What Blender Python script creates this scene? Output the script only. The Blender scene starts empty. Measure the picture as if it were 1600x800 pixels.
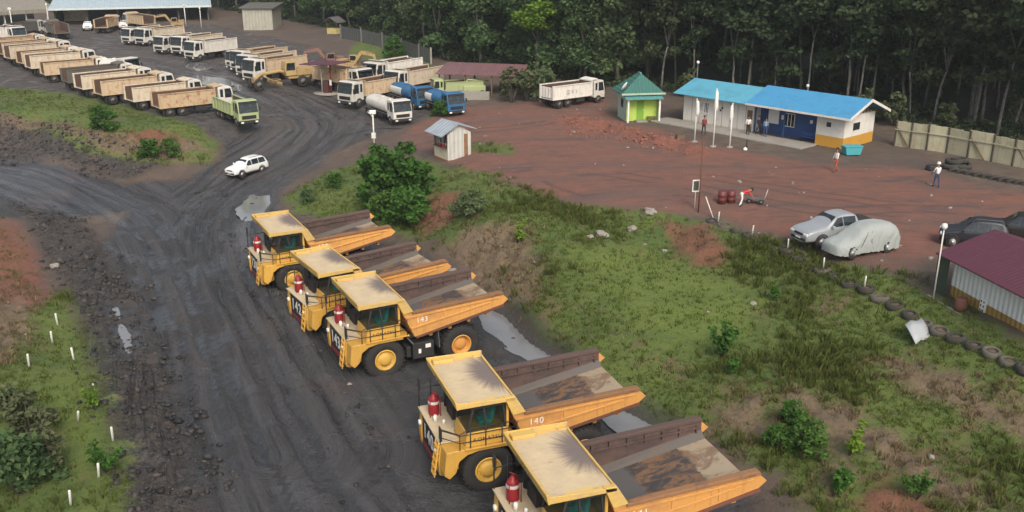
import bpy, bmesh, math, random
import numpy as np
from mathutils import Vector, Matrix
random.seed(11); rng = np.random.default_rng(5)
R = math.radians
S = bpy.context.scene
C = S.collection

# ---------------------------------------------------------------- camera, sky, sun, exposure
CAM_H = 22.0; FPX = 1480.0; PITCH = math.atan(510 / FPX)
cam = bpy.data.cameras.new('camera'); camo = bpy.data.objects.new('camera', cam); C.objects.link(camo)
camo.location = (0, 0, CAM_H); camo.rotation_euler = (math.pi / 2 - PITCH, 0, 0)
cam.sensor_width = 36.0; cam.lens = 36.0 * FPX / 1600.0
cam.clip_start = 0.5; cam.clip_end = 6000
S.camera = camo

SUN_EL, SUN_AZ = 42.0, 165.0          # azimuth: compass degrees clockwise from +Y, where the light comes from
w = bpy.data.worlds.new('World'); S.world = w; w.use_nodes = True
nt = w.node_tree; bg = nt.nodes['Background']
sky = nt.nodes.new('ShaderNodeTexSky'); sky.sky_type = 'NISHITA'; sky.sun_disc = False
sky.sun_elevation = R(SUN_EL); sky.sun_rotation = R(SUN_AZ)
sky.air_density = 1.3; sky.dust_density = 4.0; sky.ozone_density = 1.0
hs = nt.nodes.new('ShaderNodeHueSaturation'); hs.inputs['Saturation'].default_value = 0.5
nt.links.new(sky.outputs[0], hs.inputs['Color']); nt.links.new(hs.outputs[0], bg.inputs['Color'])
bg.inputs['Strength'].default_value = 0.115
sl = bpy.data.lights.new('sun', 'SUN'); sl.energy = 1.45; sl.angle = R(24); sl.color = (1.0, 0.88, 0.72)
so = bpy.data.objects.new('sun', sl); C.objects.link(so)
so.rotation_euler = (R(90 - SUN_EL), 0, R(180 - SUN_AZ))
so.location = (0, -40, 80)
S.view_settings.view_transform = 'Standard'; S.view_settings.look = 'None'
S.view_settings.exposure = 0.76; S.view_settings.gamma = 1.0
S.render.engine = 'CYCLES'
S.cycles.max_bounces = 6; S.cycles.transparent_max_bounces = 8

# ---------------------------------------------------------------- helpers
CT, ST = math.cos(PITCH), math.sin(PITCH)
def ray(px, py):
    u = (px - 800) / FPX; v = (py - 400) / FPX
    return (u, CT - v * ST, -ST - v * CT)
def pix(px, py, z=0.0):
    d = ray(px, py); t = (z - CAM_H) / d[2]
    return (d[0] * t, d[1] * t, z)

def srgb(r, g, b):
    f = lambda c: (c / 255 / 12.92) if c <= 10 else ((c / 255 + .055) / 1.055) ** 2.4
    return (f(r), f(g), f(b))

class NB:                                   # small node-graph writer
    def __init__(s, name):
        s.m = bpy.data.materials.new(name); s.m.use_nodes = True
        s.t = s.m.node_tree; s.p = s.t.nodes['Principled BSDF']
        s.out = s.t.nodes['Material Output']
        s._tc = None
    def n(s, ty, **k):
        x = s.t.nodes.new(ty)
        for a, b in k.items(): setattr(x, a, b)
        return x
    def l(s, a, b): s.t.links.new(a, b)
    def put(s, sock, v):
        if hasattr(v, 'is_output') or isinstance(v, bpy.types.NodeSocket): s.l(v, sock)
        elif isinstance(v, (tuple, list)) and sock.type == 'RGBA': sock.default_value = (*v[:3], 1)
        else: sock.default_value = v
    def tc(s, which='Object'):
        if s._tc is None: s._tc = s.n('ShaderNodeTexCoord')
        return s._tc.outputs[which]
    def noise(s, vec, scale, detail=4, rough=.6, out='Fac', dist=0.0):
        x = s.n('ShaderNodeTexNoise'); s.put(x.inputs['Vector'], vec)
        x.inputs['Scale'].default_value = scale; x.inputs['Detail'].default_value = detail
        x.inputs['Roughness'].default_value = rough; x.inputs['Distortion'].default_value = dist
        return x.outputs[out]
    def vor(s, vec, scale, out='Distance', feature='F1'):
        x = s.n('ShaderNodeTexVoronoi', feature=feature); s.put(x.inputs['Vector'], vec)
        x.inputs['Scale'].default_value = scale; return x.outputs[out]
    def math(s, op, a, b=0.0, c=None, clamp=False):
        x = s.n('ShaderNodeMath', operation=op, use_clamp=clamp)
        s.put(x.inputs[0], a); s.put(x.inputs[1], b)
        if c is not None: s.put(x.inputs[2], c)
        return x.outputs[0]
    def step(s, x, lo, hi):                 # smoothstep
        y = s.n('ShaderNodeMapRange', interpolation_type='SMOOTHSTEP'); s.put(y.inputs[0], x)
        y.inputs[1].default_value = lo; y.inputs[2].default_value = hi
        return y.outputs[0]
    def lin(s, x, a, b, c, d):
        y = s.n('ShaderNodeMapRange'); s.put(y.inputs[0], x)
        for i, q in enumerate((a, b, c, d)): y.inputs[i + 1].default_value = q
        return y.outputs[0]
    def mix(s, f, a, b, mode='MIX'):
        x = s.n('ShaderNodeMix', data_type='RGBA', blend_type=mode)
        s.put(x.inputs[0], f); s.put(x.inputs[6], a); s.put(x.inputs[7], b); return x.outputs[2]
    def mapping(s, vec, scale=(1, 1, 1), loc=(0, 0, 0), rot=(0, 0, 0)):
        x = s.n('ShaderNodeMapping'); s.put(x.inputs[0], vec)
        x.inputs['Scale'].default_value = scale; x.inputs['Location'].default_value = loc; x.inputs['Rotation'].default_value = rot
        return x.outputs[0]
    def attr(s, name, out='Fac'):
        x = s.n('ShaderNodeAttribute', attribute_name=name); return x.outputs[out]
    def rnd(s): return s.n('ShaderNodeObjectInfo').outputs['Random']
    def island(s): return s.n('ShaderNodeNewGeometry').outputs['Random Per Island']
    def sep(s, v):
        x = s.n('ShaderNodeSeparateXYZ'); s.put(x.inputs[0], v); return x.outputs
    def comb(s, a, b, c=0.0):
        x = s.n('ShaderNodeCombineXYZ'); s.put(x.inputs[0], a); s.put(x.inputs[1], b); s.put(x.inputs[2], c); return x.outputs[0]
    def bump(s, h, dist=.05, strength=1.0):
        x = s.n('ShaderNodeBump'); s.put(x.inputs['Height'], h); x.inputs['Distance'].default_value = dist
        x.inputs['Strength'].default_value = strength; s.l(x.outputs[0], s.p.inputs['Normal'])
    def fin(s, col, rough=.6, metal=0.0, spec=.5):
        s.put(s.p.inputs['Base Color'], col); s.put(s.p.inputs['Roughness'], rough)
        s.p.inputs['Metallic'].default_value = metal; s.p.inputs['Specular IOR Level'].default_value = spec
        return s.m

_mc = {}
def paint(name, col, rough=.5, dirt=.35, dirtcol=(.16, .10, .065), scale=1.2, metal=0.0, vary=.12, low=0.0, spec=.5, streak=0.0):
    """painted / plain surface with patchy grime; low>0 adds splashed mud below that local height"""
    if name in _mc: return _mc[name]
    b = NB(name); o = b.tc()
    n1 = b.noise(o, scale, 6, .65); n2 = b.noise(o, scale * 7, 4, .6)
    c = b.mix(b.lin(n2, .3, .7, 0, vary), col, tuple(x * .55 for x in col))
    c = b.mix(b.math('MULTIPLY', b.step(n1, .48, .72), dirt), c, dirtcol)
    if streak:
        sk = b.noise(b.mapping(o, (5, 5, .5)), 1.3, 5, .7); c = b.mix(b.math('MULTIPLY', b.step(sk, .52, .66), streak), c, dirtcol)
        sp = b.noise(o, 14, 3, .7); c = b.mix(b.math('MULTIPLY', b.step(sp, .64, .72), streak), c, tuple(q * .4 for q in dirtcol))
    if low:
        z = b.sep(o)[2]
        f = b.math('ADD', b.lin(z, 0, low, 1, 0), b.math('MULTIPLY', b.math('SUBTRACT', n2, .5), .9))
        c = b.mix(b.math('MULTIPLY', b.step(f, .25, .75), .8), c, dirtcol)
    c = b.mix(b.lin(b.rnd(), 0, 1, 0, .22), c, tuple(q * .35 for q in dirtcol))
    b.bump(n2, .006)
    _mc[name] = b.fin(c, b.lin(n1, .3, .7, rough, min(1, rough + .2)), metal, spec); return _mc[name]

def glass(name='dark_glass', col=(.012, .016, .02), alpha=1.0):
    if name in _mc: return _mc[name]
    b = NB(name); o = b.tc(); n = b.noise(o, 2.2, 3)
    b.fin(b.mix(b.step(n, .45, .7), col, tuple(x * 2.5 for x in col)), .08, 0, .6)
    if alpha < 1:
        tr = b.n('ShaderNodeBsdfTransparent'); mx = b.n('ShaderNodeMixShader'); mx.inputs[0].default_value = alpha
        tr.inputs[0].default_value = (.55, .62, .62, 1)
        b.l(tr.outputs[0], mx.inputs[1]); b.l(b.p.outputs[0], mx.inputs[2]); b.l(mx.outputs[0], b.out.inputs[0])
    _mc[name] = b.m; return b.m

class MB:
    def __init__(s): s.v = []; s.f = []; s.m = []; s.sm = []
    def add(s, vs, fs, m=0, smooth=False):
        k = len(s.v); s.v += [tuple(p) for p in vs]
        for f in fs: s.f.append([i + k for i in f]); s.m.append(m); s.sm.append(smooth)
        return s
    def hexa(s, p, m=0): return s.add(p, [(0, 3, 2, 1), (4, 5, 6, 7), (0, 1, 5, 4), (1, 2, 6, 5), (2, 3, 7, 6), (3, 0, 4, 7)], m)
    def box(s, x0, x1, y0, y1, z0, z1, m=0):
        return s.hexa([(x0, y0, z0), (x1, y0, z0), (x1, y1, z0), (x0, y1, z0), (x0, y0, z1), (x1, y0, z1), (x1, y1, z1), (x0, y1, z1)], m)
    def prism(s, poly, a, b, m=0, axis='y'):    # poly: 2-D outline, extruded a..b along axis
        n = len(poly)
        mk = {'y': lambda p, q: (p[0], q, p[1]), 'x': lambda p, q: (q, p[0], p[1]), 'z': lambda p, q: (p[0], p[1], q)}[axis]
        vs = [mk(p, a) for p in poly] + [mk(p, b) for p in poly]
        return s.add(vs, [tuple(range(n)), tuple(range(2 * n - 1, n - 1, -1))] + [(i, i + n, (i + 1) % n + n, (i + 1) % n) for i in range(n)], m)
    def tube(s, pts, rad, n=8, m=0, smooth=True, cap=True):
        pts = [Vector(p) for p in pts]
        if not hasattr(rad, '__len__'): rad = [rad] * len(pts)
        vs = []; up = None
        for i, p in enumerate(pts):
            d = (pts[min(i + 1, len(pts) - 1)] - pts[max(i - 1, 0)]).normalized()
            if up is None: up = Vector((0, 0, 1)) if abs(d.z) < .9 else Vector((1, 0, 0))
            a = d.cross(up).normalized(); up = a.cross(d).normalized()
            for k in range(n):
                t = 2 * math.pi * k / n; vs.append(p + (a * math.cos(t) + up * math.sin(t)) * rad[i])
        fs = [(i * n + k, i * n + (k + 1) % n, (i + 1) * n + (k + 1) % n, (i + 1) * n + k) for i in range(len(pts) - 1) for k in range(n)]
        s.add(vs, fs, m, smooth)
        if cap:
            k0 = len(s.v) - len(vs); e = (len(pts) - 1) * n
            s.f.append([k0 + i for i in range(n - 1, -1, -1)]); s.f.append([k0 + e + i for i in range(n)]); s.m += [m, m]; s.sm += [False, False]
        return s
    def bar(s, p, q, w, h=None, m=0):           # rectangular bar between two points
        h = h or w; p = Vector(p); q = Vector(q); d = (q - p).normalized()
        up = Vector((0, 0, 1)) if abs(d.z) < .95 else Vector((1, 0, 0))
        a = d.cross(up).normalized() * w / 2; u = a.normalized().cross(d) * h / 2
        return s.hexa([p - a - u, p + a - u, p + a + u, p - a + u, q - a - u, q + a - u, q + a + u, q - a + u], m)
    def lathe(s, prof, c=(0, 0, 0), axis='z', n=16, m=0, smooth=True, closed=False):
        vs = []; mk = {'z': lambda r, h, t: (r * math.cos(t), r * math.sin(t), h), 'y': lambda r, h, t: (r * math.cos(t), h, r * math.sin(t)), 'x': lambda r, h, t: (h, r * math.cos(t), r * math.sin(t))}[axis]
        for r, h in prof:
            for k in range(n):
                q = mk(r, h, 2 * math.pi * k / n); vs.append((q[0] + c[0], q[1] + c[1], q[2] + c[2]))
        L = len(prof); rr = range(L) if closed else range(L - 1)
        fs = [(i * n + k, i * n + (k + 1) % n, ((i + 1) % L) * n + (k + 1) % n, ((i + 1) % L) * n + k) for i in rr for k in range(n)]
        if not closed:
            if prof[0][0] > 1e-4: fs.append(tuple(range(n - 1, -1, -1)))
            if prof[-1][0] > 1e-4: fs.append(tuple((L - 1) * n + k for k in range(n)))
        return s.add(vs, fs, m, smooth)
    def mesh(s, name, mats, bevel=0, seg=1, weld=False):
        me = bpy.data.meshes.new(name); me.from_pydata(s.v, [], s.f); 
        for q in (mats if isinstance(mats, (list, tuple)) else [mats]): me.materials.append(q)
        me.polygons.foreach_set('material_index', s.m); me.polygons.foreach_set('use_smooth', s.sm)
        bm = bmesh.new(); bm.from_mesh(me)
        bmesh.ops.recalc_face_normals(bm, faces=bm.faces)
        if bevel:
            ed = [e for e in bm.edges if len(e.link_faces) == 2 and e.calc_face_angle(0) > .5]
            bmesh.ops.bevel(bm, geom=ed, offset=bevel, segments=seg, profile=.5, affect='EDGES', clamp_overlap=True)
        bm.to_mesh(me); bm.free(); me.update(); return me
    def build(s, name, mats, parent=None, bevel=0, seg=1, loc=None, rz=0):
        return link(name, s.mesh(name, mats, bevel, seg), parent, loc, rz)

def link(name, me, parent=None, loc=None, rz=0):
    o = bpy.data.objects.new(name, me); C.objects.link(o)
    if parent: o.parent = parent
    if loc is not None: o.location = loc
    if rz: o.rotation_euler[2] = rz
    return o
def tag(o, label=None, cat=None, group=None, kind=None):
    for k, v in (('label', label), ('category', cat), ('group', group), ('kind', kind)):
        if v: o[k] = v
    return o
def thing(name, label, cat, loc=(0, 0, 0), rz=0, group=None):
    o = bpy.data.objects.new(name, None); C.objects.link(o); o.empty_display_size = .5
    o.location = loc; o.rotation_euler = (0, 0, rz); return tag(o, label, cat, group)
def copy_tree(o, parent=None):
    c = o.copy(); C.objects.link(c); c.parent = parent
    for ch in list(o.children): copy_tree(ch, c)
    return c
_tx = {}
def text_mesh(s, size, mat, extrude=.004, font_bold=False):
    cu = bpy.data.curves.new('txt', 'FONT'); cu.body = s; cu.size = size; cu.extrude = extrude
    cu.space_character = 1.15; cu.align_x = 'CENTER'; cu.align_y = 'CENTER'; cu.resolution_u = 3
    if font_bold: cu.offset = .018 * size
    o = bpy.data.objects.new('txt', cu); C.objects.link(o)
    dg = bpy.context.evaluated_depsgraph_get(); me = bpy.data.meshes.new_from_object(o.evaluated_get(dg))
    bpy.data.objects.remove(o); bpy.data.curves.remove(cu)
    me.materials.clear(); me.materials.append(mat); return me

# ---------------------------------------------------------------- numpy noise
def _hash(ix, iy, s):
    h = (ix.astype(np.int64) * 374761393 + iy.astype(np.int64) * 668265263 + s * 1274126177) & 0xffffffff
    h = ((h ^ (h >> 13)) * 1103515245) & 0xffffffff
    return ((h ^ (h >> 16)) & 0xffff) / 65535.0
def vnoise(x, y, s=0):
    ix = np.floor(x); iy = np.floor(y); fx = x - ix; fy = y - iy
    fx = fx * fx * (3 - 2 * fx); fy = fy * fy * (3 - 2 * fy)
    a = _hash(ix, iy, s); b = _hash(ix + 1, iy, s); c = _hash(ix, iy + 1, s); d = _hash(ix + 1, iy + 1, s)
    return (a + (b - a) * fx) * (1 - fy) + (c + (d - c) * fx) * fy
def fbm(x, y, f, o=4, s=0, g=.5):
    r = 0; a = 1; t = 0
    for i in range(o):
        r = r + a * (vnoise(x * f, y * f, s + i * 7) - .5); t += a; a *= g; f *= 2.03
    return r / t * 2
def sstep(x, a, b):
    t = np.clip((x - a) / (b - a), 0, 1); return t * t * (3 - 2 * t)

# ---------------------------------------------------------------- terrain heights (control points: photo column, row, height)
ZT = 4.0; ZY = 3.5
CP = [
 # haul road, truck line, junction, road to the left
 (450,790,0),(620,790,0),(760,795,0),(330,790,0),(300,640,0),(420,640,0),(560,640,0),(690,600,0),(640,520,0),(480,480,0),(380,470,0),(260,480,0),
 (300,400,0),(400,400,0),(500,400,0),(230,340,0),(330,320,0),(400,330,0),(120,290,0),(0,260,0),(0,300,0),(60,330,0),(160,400,0),(380,275,.1),(430,255,.5),
 (850,700,0),(1000,790,.1),(760,520,-.1),(840,560,-.1),(960,650,-.1),(1090,740,.1),(640,395,.1),(400,310,0),(700,430,.1),
 # ramp to the yard
 (480,215,2.0),(520,190,2.8),(450,180,2.6),(560,205,2.7),(520,240,1.3),(470,240,1.0),(620,215,2.7),
 # yard
 (600,180,3.3),(420,150,3.4),(300,185,3.3),(370,195,3.0),(300,140,ZY),(200,110,ZY),(100,120,ZY),(0,100,ZY),(0,60,ZY),(150,60,ZY),(300,60,ZY),(420,100,ZY),(530,130,ZY),(700,160,3.6),(330,40,4.0),(450,60,4.0),(480,40,4.4),(620,90,4.4),(560,60,5),
 # left island and its bank
 (0,150,3.5),(100,170,3.4),(200,180,3.3),(280,205,3.0),(340,220,1.9),(180,215,2.7),(80,200,3.0),(250,235,1.9),(0,190,3.0),(0,225,.9),(100,235,1.5),(180,262,.5),(280,272,.3),(330,255,.9),(60,240,.6),
 # terrace
 (700,250,3.1),(760,220,3.7),(850,165,3.9),(950,190,ZT),(1000,185,ZT),(1063,190,ZT),(1283,235,ZT),(1383,228,ZT),(1200,280,ZT),(1000,280,ZT),(850,260,3.9),(900,315,3.8),(1000,325,ZT),(1100,335,ZT),(1230,380,ZT),(1350,440,ZT),(1460,470,ZT),(1500,520,ZT),(1600,570,ZT),(1600,300,ZT),(1500,400,ZT),(1600,430,ZT),(1600,250,ZT),(780,280,3.6),(1400,300,ZT),(1480,340,ZT),
 # slope below the tyre wall
 (860,330,3.2),(980,360,3.0),(1100,400,2.8),(1220,440,3.0),(1340,500,3.0),(1460,570,3.0),(1590,630,3.1),
 (760,320,2.9),(700,310,2.6),(650,280,2.4),(560,270,1.6),(500,280,1.1),(440,300,.5),(450,335,.3),(560,340,.6),
 (690,360,1.9),(740,352,2.7),(800,365,2.9),(850,405,2.6),(820,440,1.5),(790,462,.5),(740,425,.5),(870,475,1.6),(920,440,2.2),(1000,470,2.3),(1100,500,2.2),(900,540,.9),(980,570,1.2),(1050,620,.8),(1120,600,1.5),(1200,560,2.2),(1300,590,2.3),(1400,640,2.2),(1150,680,1.0),(1230,700,1.1),(1300,760,1.0),(1250,790,.6),(1450,720,1.8),(1590,780,1.7),(1400,790,1.2),
 # left verge
 (100,420,.1),(140,520,.25),(160,640,.3),(220,720,.2),(230,790,.2),(80,480,.8),(40,380,.6),(0,350,.7),(0,480,1.5),(60,560,1.2),(110,640,1.0),(150,740,.9),(60,640,.9),(30,720,.2),(0,600,1.3),(0,790,-.2),(100,790,.5),
]
CP = np.array([(*pix(a, b, z)[:2], z) for a, b, z in CP])
far = []
for xx in (-260, -130, 0, 130, 260): far += [(xx, 330, 7 if xx > -60 else 5), (xx, -30, 0)]
far += [(90, 120, 4.2), (120, 160, 5), (60, 170, 5), (0, 190, 5), (-150, 120, 3.5), (-150, 60, .5), (80, 60, 4), (80, 20, 2), (-60, 20, 0), (-200, 200, 4), (200, 180, 6), (200, 60, 5)]
CP = np.vstack([CP, np.array(far, float)])
_c2 = 9.0
def _phi(d2): return np.sqrt(d2 + _c2)
_A = _phi(((CP[:, None, :2] - CP[None, :, :2]) ** 2).sum(-1)) - 0 
_n = len(CP); _K = np.zeros((_n + 1, _n + 1)); _K[:_n, :_n] = _A + np.eye(_n) * -0.25; _K[:_n, _n] = 1; _K[_n, :_n] = 1
_w = np.linalg.solve(_K, np.append(CP[:, 2], 0))
def base_h(x, y):
    x = np.atleast_1d(np.asarray(x, float)); y = np.atleast_1d(np.asarray(y, float)); out = np.empty(x.shape)
    for i in range(0, len(x), 40000):
        xs = x[i:i + 40000]; ys = y[i:i + 40000]
        k = _phi((xs[:, None] - CP[None, :, 0]) ** 2 + (ys[:, None] - CP[None, :, 1]) ** 2)
        out[i:i + 40000] = k @ _w[:_n] + _w[_n]
    return np.clip(out, -.6, 9)
def hit(px, py, hf=None):
    """the point of the ground seen at this place of the photograph"""
    hf = hf or base_h; d = ray(px, py); z = 2.0
    t = 10.0; prev = t
    while t < 400:
        x, y, zz = d[0] * t, d[1] * t, CAM_H + d[2] * t
        if zz < float(hf(x, y)[0]): break
        prev = t; t += 1.5
    lo, hi = prev, t
    for _ in range(14):
        mid = (lo + hi) / 2
        if CAM_H + d[2] * mid < float(hf(d[0] * mid, d[1] * mid)[0]): hi = mid
        else: lo = mid
    t = (lo + hi) / 2
    return Vector((d[0] * t, d[1] * t, CAM_H + d[2] * t))
G = hit
def heading(a, b):
    p, q = G(*a), G(*b); return math.atan2(q.y - p.y, q.x - p.x)

def poly_w(pts): return np.array([G(*p)[:2] for p in pts])
def sdf(poly, x, y):
    d = np.full(x.shape, 1e9); ins = np.zeros(x.shape, bool); n = len(poly)
    for i in range(n):
        ax, ay = poly[i]; bx, by = poly[(i + 1) % n]; ex, ey = bx - ax, by - ay
        t = np.clip(((x - ax) * ex + (y - ay) * ey) / (ex * ex + ey * ey + 1e-9), 0, 1)
        d = np.minimum(d, np.hypot(x - ax - t * ex, y - ay - t * ey))
        c = ((ay > y) != (by > y)) & (x < (bx - ax) * (y - ay) / (by - ay + 1e-12) + ax); ins ^= c
    return np.where(ins, d, -d)
def pathc(poly, x, y):
    best = np.full(x.shape, 1e9); al = np.zeros(x.shape); ac = np.zeros(x.shape); L = 0
    for i in range(len(poly) - 1):
        ax, ay = poly[i]; bx, by = poly[i + 1]; ex, ey = bx - ax, by - ay; le = math.hypot(ex, ey)
        t = np.clip(((x - ax) * ex + (y - ay) * ey) / (le * le), 0 if i else -5, 1 if i < len(poly) - 2 else 6)
        dx, dy = x - ax - t * ex, y - ay - t * ey; d = np.hypot(dx, dy); sg = np.sign(ex * dy - ey * dx)
        q = d < best; best = np.where(q, d, best); al = np.where(q, L + t * le, al); ac = np.where(q, d * sg, ac); L += le
    return al, ac
def smooth_poly(p, it=3):
    p = np.array(p, float)
    for _ in range(it):
        q = [p[0]]
        for i in range(len(p) - 1): q += [p[i] * .75 + p[i + 1] * .25, p[i] * .25 + p[i + 1] * .75]
        q.append(p[-1]); p = np.array(q)
    return p

ZONES = {
 'coal': [[(200,330),(60,345),(-60,330),(-80,225),(0,228),(90,258),(200,285),(290,282),(345,250),(345,220),(300,195),(100,150),(-100,120),(-140,40),(330,38),(430,60),(520,85),(690,130),(700,165),(640,195),(560,222),(520,240),(430,300),(440,335),(560,360),(700,410),(760,470),(840,545),(900,580),(1010,670),(1180,790),(1100,900),(300,900),(215,800),(150,560),(120,430)]],
 'red': [[(640,200),(720,168),(850,158),(945,150),(960,185),(1050,205),(1180,240),(1290,258),(1420,262),(1640,310),(1640,380),(1470,400),(1400,425),(1300,400),(1230,372),(1120,340),(1000,330),(900,325),(800,290),(720,265),(690,240),(620,225)],
         [(-40,320),(30,345),(70,430),(95,480),(60,540),(30,560),(-60,590)],],
 'scar': [[(655,310),(725,298),(742,325),(700,352),(660,372),(640,350)], [(1025,345),(1110,350),(1155,395),(1110,425),(1050,400)], [(1390,740),(1480,800),(1500,900),(1330,900),(1340,780)], [(200,205),(250,200),(285,215),(255,232),(215,225)], [(-20,345),(30,360),(70,430),(70,475),(30,470),(-20,480)]],
 'mown': [[(900,395),(1000,385),(1120,430),(1215,470),(1200,530),(1080,540),(980,500),(920,450)], [(60,500),(115,480),(150,600),(180,700),(150,760),(90,700),(70,580)]],
 'grass': [[(440,310),(520,265),(620,240),(690,258),(800,288),(900,322),(1020,330),(1120,342),(1230,378),(1300,415),(1400,430),(1480,470),(1660,560),(1700,900),(1330,900),(1230,740),(1120,690),(1010,640),(900,560),(830,500),(740,420),(640,370),(540,345),(460,335)],
           [(-40,500),(60,480),(105,450),(120,520),(160,600),(190,700),(205,800),(215,900),(-60,900)], [(-60,135),(60,140),(200,165),(300,195),(345,225),(330,255),(250,258),(130,235),(40,195),(-60,185)], [(560,62),(690,105),(680,118),(600,98),(545,85)], [(-20,340),(25,370),(40,450),(20,480),(-40,480)], [(730,222),(800,228),(800,240),(740,240)]],
 'tan': [[(735,345),(820,352),(858,410),(850,450),(825,480),(770,470),(705,420),(690,390)], [(1120,630),(1210,610),(1215,680),(1150,700),(1100,670)], [(1400,560),(1560,600),(1620,640),(1620,700),(1500,650),(1390,600)], [(1230,590),(1420,680),(1560,790),(1500,820),(1350,720),(1200,650)], [(-60,420),(50,450),(60,520),(20,570),(-60,600)], [(1270,700),(1330,690),(1350,760),(1290,790)], [(690,395),(740,420),(800,470),(780,480),(720,440)], [(-40,176),(60,186),(140,200),(235,212),(310,222),(338,236),(270,252),(150,236),(50,204),(-40,192)]],
 'rubble': [[(20,320),(120,345),(200,440),(250,560),(290,680),(330,800),(330,900),(230,900),(200,760),(160,600),(120,470),(70,380)], [(-40,180),(60,200),(180,225),(260,255),(200,280),(90,250),(-40,225)]],
 'wet': [[(-80,230),(0,235),(120,265),(230,310),(250,350),(200,360),(60,320),(-80,290)], [(380,310),(430,300),(410,350),(400,420),(370,400),(355,350)], [(300,110),(370,120),(420,150),(400,165),(320,140)]],
}
ZONES = {k: [poly_w(p) for p in v] for k, v in ZONES.items()}
P1 = smooth_poly(poly_w([(400,900),(345,790),(310,640),(280,480),(240,360),(150,300),(0,258),(-150,225)]))
P2 = smooth_poly(poly_w([(420,700),(350,520),(310,400),(325,320),(400,265),(470,225),(500,195),(440,165),(330,125),(180,90)]))
PUD = {k: poly_w(p) for k, p in {
 'parking': [(757,478),(790,478),(830,520),(868,543),(872,556),(838,562),(812,548),(790,530),(768,515),(752,495)],
 'parking_end': [(965,628),(990,640),(1030,658),(1048,672),(1030,684),(990,682),(960,655),(950,640)],
 'junction': [(392,306),(420,300),(424,312),(412,326),(398,338),(384,345),(376,332)],
 'rut': [(186,508),(194,512),(204,530),(208,546),(200,548),(192,530)],
 'yard': [(308,118),(345,122),(372,132),(378,142),(350,140),(325,132),(305,126)],
 'rut_small': [(176,478),(182,480),(184,492),(178,490)],
 'yard_track': [(300,96),(322,98),(330,106),(310,110),(292,104)],
}.items()}
def zone(name, x, y):
    r = np.full(x.shape, -1e9)
    for p in ZONES[name]: r = np.maximum(r, sdf(p, x, y))
    return r
FOR_EDGE = np.array([pix(-420, 8, 4)[:2], pix(300, 10, 4)[:2], pix(450, 34, 4)[:2], pix(545, 48, 4.4)[:2], pix(690, 92, 4.4)[:2], pix(840, 118, 4)[:2], pix(960, 138, 4)[:2], pix(1080, 148, 4)[:2], pix(1400, 196, 4)[:2], pix(1600, 232, 4)[:2], pix(1900, 290, 4)[:2]])
FOREST = np.vstack([FOR_EDGE, [(140, 60), (400, 60), (400, 420), (-300, 420), (-300, 250)]])

PUDZ = {}
for k, p in PUD.items(): PUDZ[k] = float(base_h(p[:, 0], p[:, 1]).min()) - .02
WIND = smooth_poly(poly_w([(378,395),(420,450),(470,520),(530,610),(590,700),(640,800)]))
BERM = smooth_poly(poly_w([(862,186),(905,196),(960,205),(1010,222),(1060,232),(1105,246),(1150,252)]))
def berm(x, y):
    a, c = pathc(BERM, x, y); L = sum(math.hypot(*(BERM[i + 1] - BERM[i])) for i in range(len(BERM) - 1)); e = sstep(a, -1.5, 3) * sstep(-a, -L - 1.5, -L + 5)
    w_ = e * np.exp(-((c + fbm(x, y, .35, 3, 71) * 1.2) / 1.25) ** 2); return w_ * (.55 + .75 * fbm(x, y, .7, 5, 72, .65)), w_
def ground(x, y, detail=True):
    x = np.atleast_1d(np.asarray(x, float)); y = np.atleast_1d(np.asarray(y, float))
    h = base_h(x, y)
    co = zone('coal', x, y); gr = zone('grass', x, y); ta = np.maximum(zone('tan', x, y), zone('scar', x, y) - .3); rb = zone('rubble', x, y)
    wg = sstep(gr, -.5, 1.5); wc = sstep(co, -.5, 1); wt = sstep(ta, -.6, 1.2); wr = sstep(rb, -.8, .8)
    a1, c1 = pathc(P1, x, y); a2, c2 = pathc(P2, x, y)
    rut1 = (vnoise(c1 * 1.6, a1 * .05, 3) - .5) * .30 + (vnoise(c1 * 4.3, a1 * .10, 4) - .5) * .13
    rut2 = (vnoise(c2 * 1.6, a2 * .05, 5) - .5) * .26 + (vnoise(c2 * 4.3, a2 * .10, 6) - .5) * .12
    w1 = sstep(-np.abs(c1), -9, -5); w2 = sstep(-np.abs(c2), -7, -4)
    d = wc * (fbm(x, y, .5, 4, 11) * .06 + np.where(np.abs(c1) < np.abs(c2), rut1 * w1, rut2 * w2))
    d = d + wg * fbm(x, y, .35, 5, 21) * .28 + wt * (np.abs(fbm(x, y, .55, 5, 31, .6)) * 1.25 - .18) + wr * ((fbm(x, y, 1.1, 5, 41, .7)) * .42 + .06)
    d = d + (1 - np.maximum(wc, wg)) * fbm(x, y, .5, 4, 51) * .07
    dist = np.hypot(x, y); d = d * np.clip(1.6 - dist / 220, .3, 1)
    d = d + berm(x, y)[0]
    aw, cw = pathc(WIND, x, y); d = d + np.exp(-((cw + fbm(x, y, .6, 3, 81) * .5) / .3) ** 2) * (.10 + .12 * vnoise(x * 1.3, y * 1.3, 82)) * sstep(aw, 0, 4)
    # steep little bank under the tyre wall
    h = h + d * sstep(dist, 500, 200)
    for k, p in PUD.items():
        s = sdf(p, x, y); q = sstep(s, -.9, .25); h = h * (1 - q) + np.minimum(h, PUDZ[k] - .05 + .0 * s) * q
    return h
def gz(x, y): return float(ground(x, y)[0])
def GG(px, py):
    p = G(px, py); return Vector((p.x, p.y, gz(p.x, p.y)))
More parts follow.
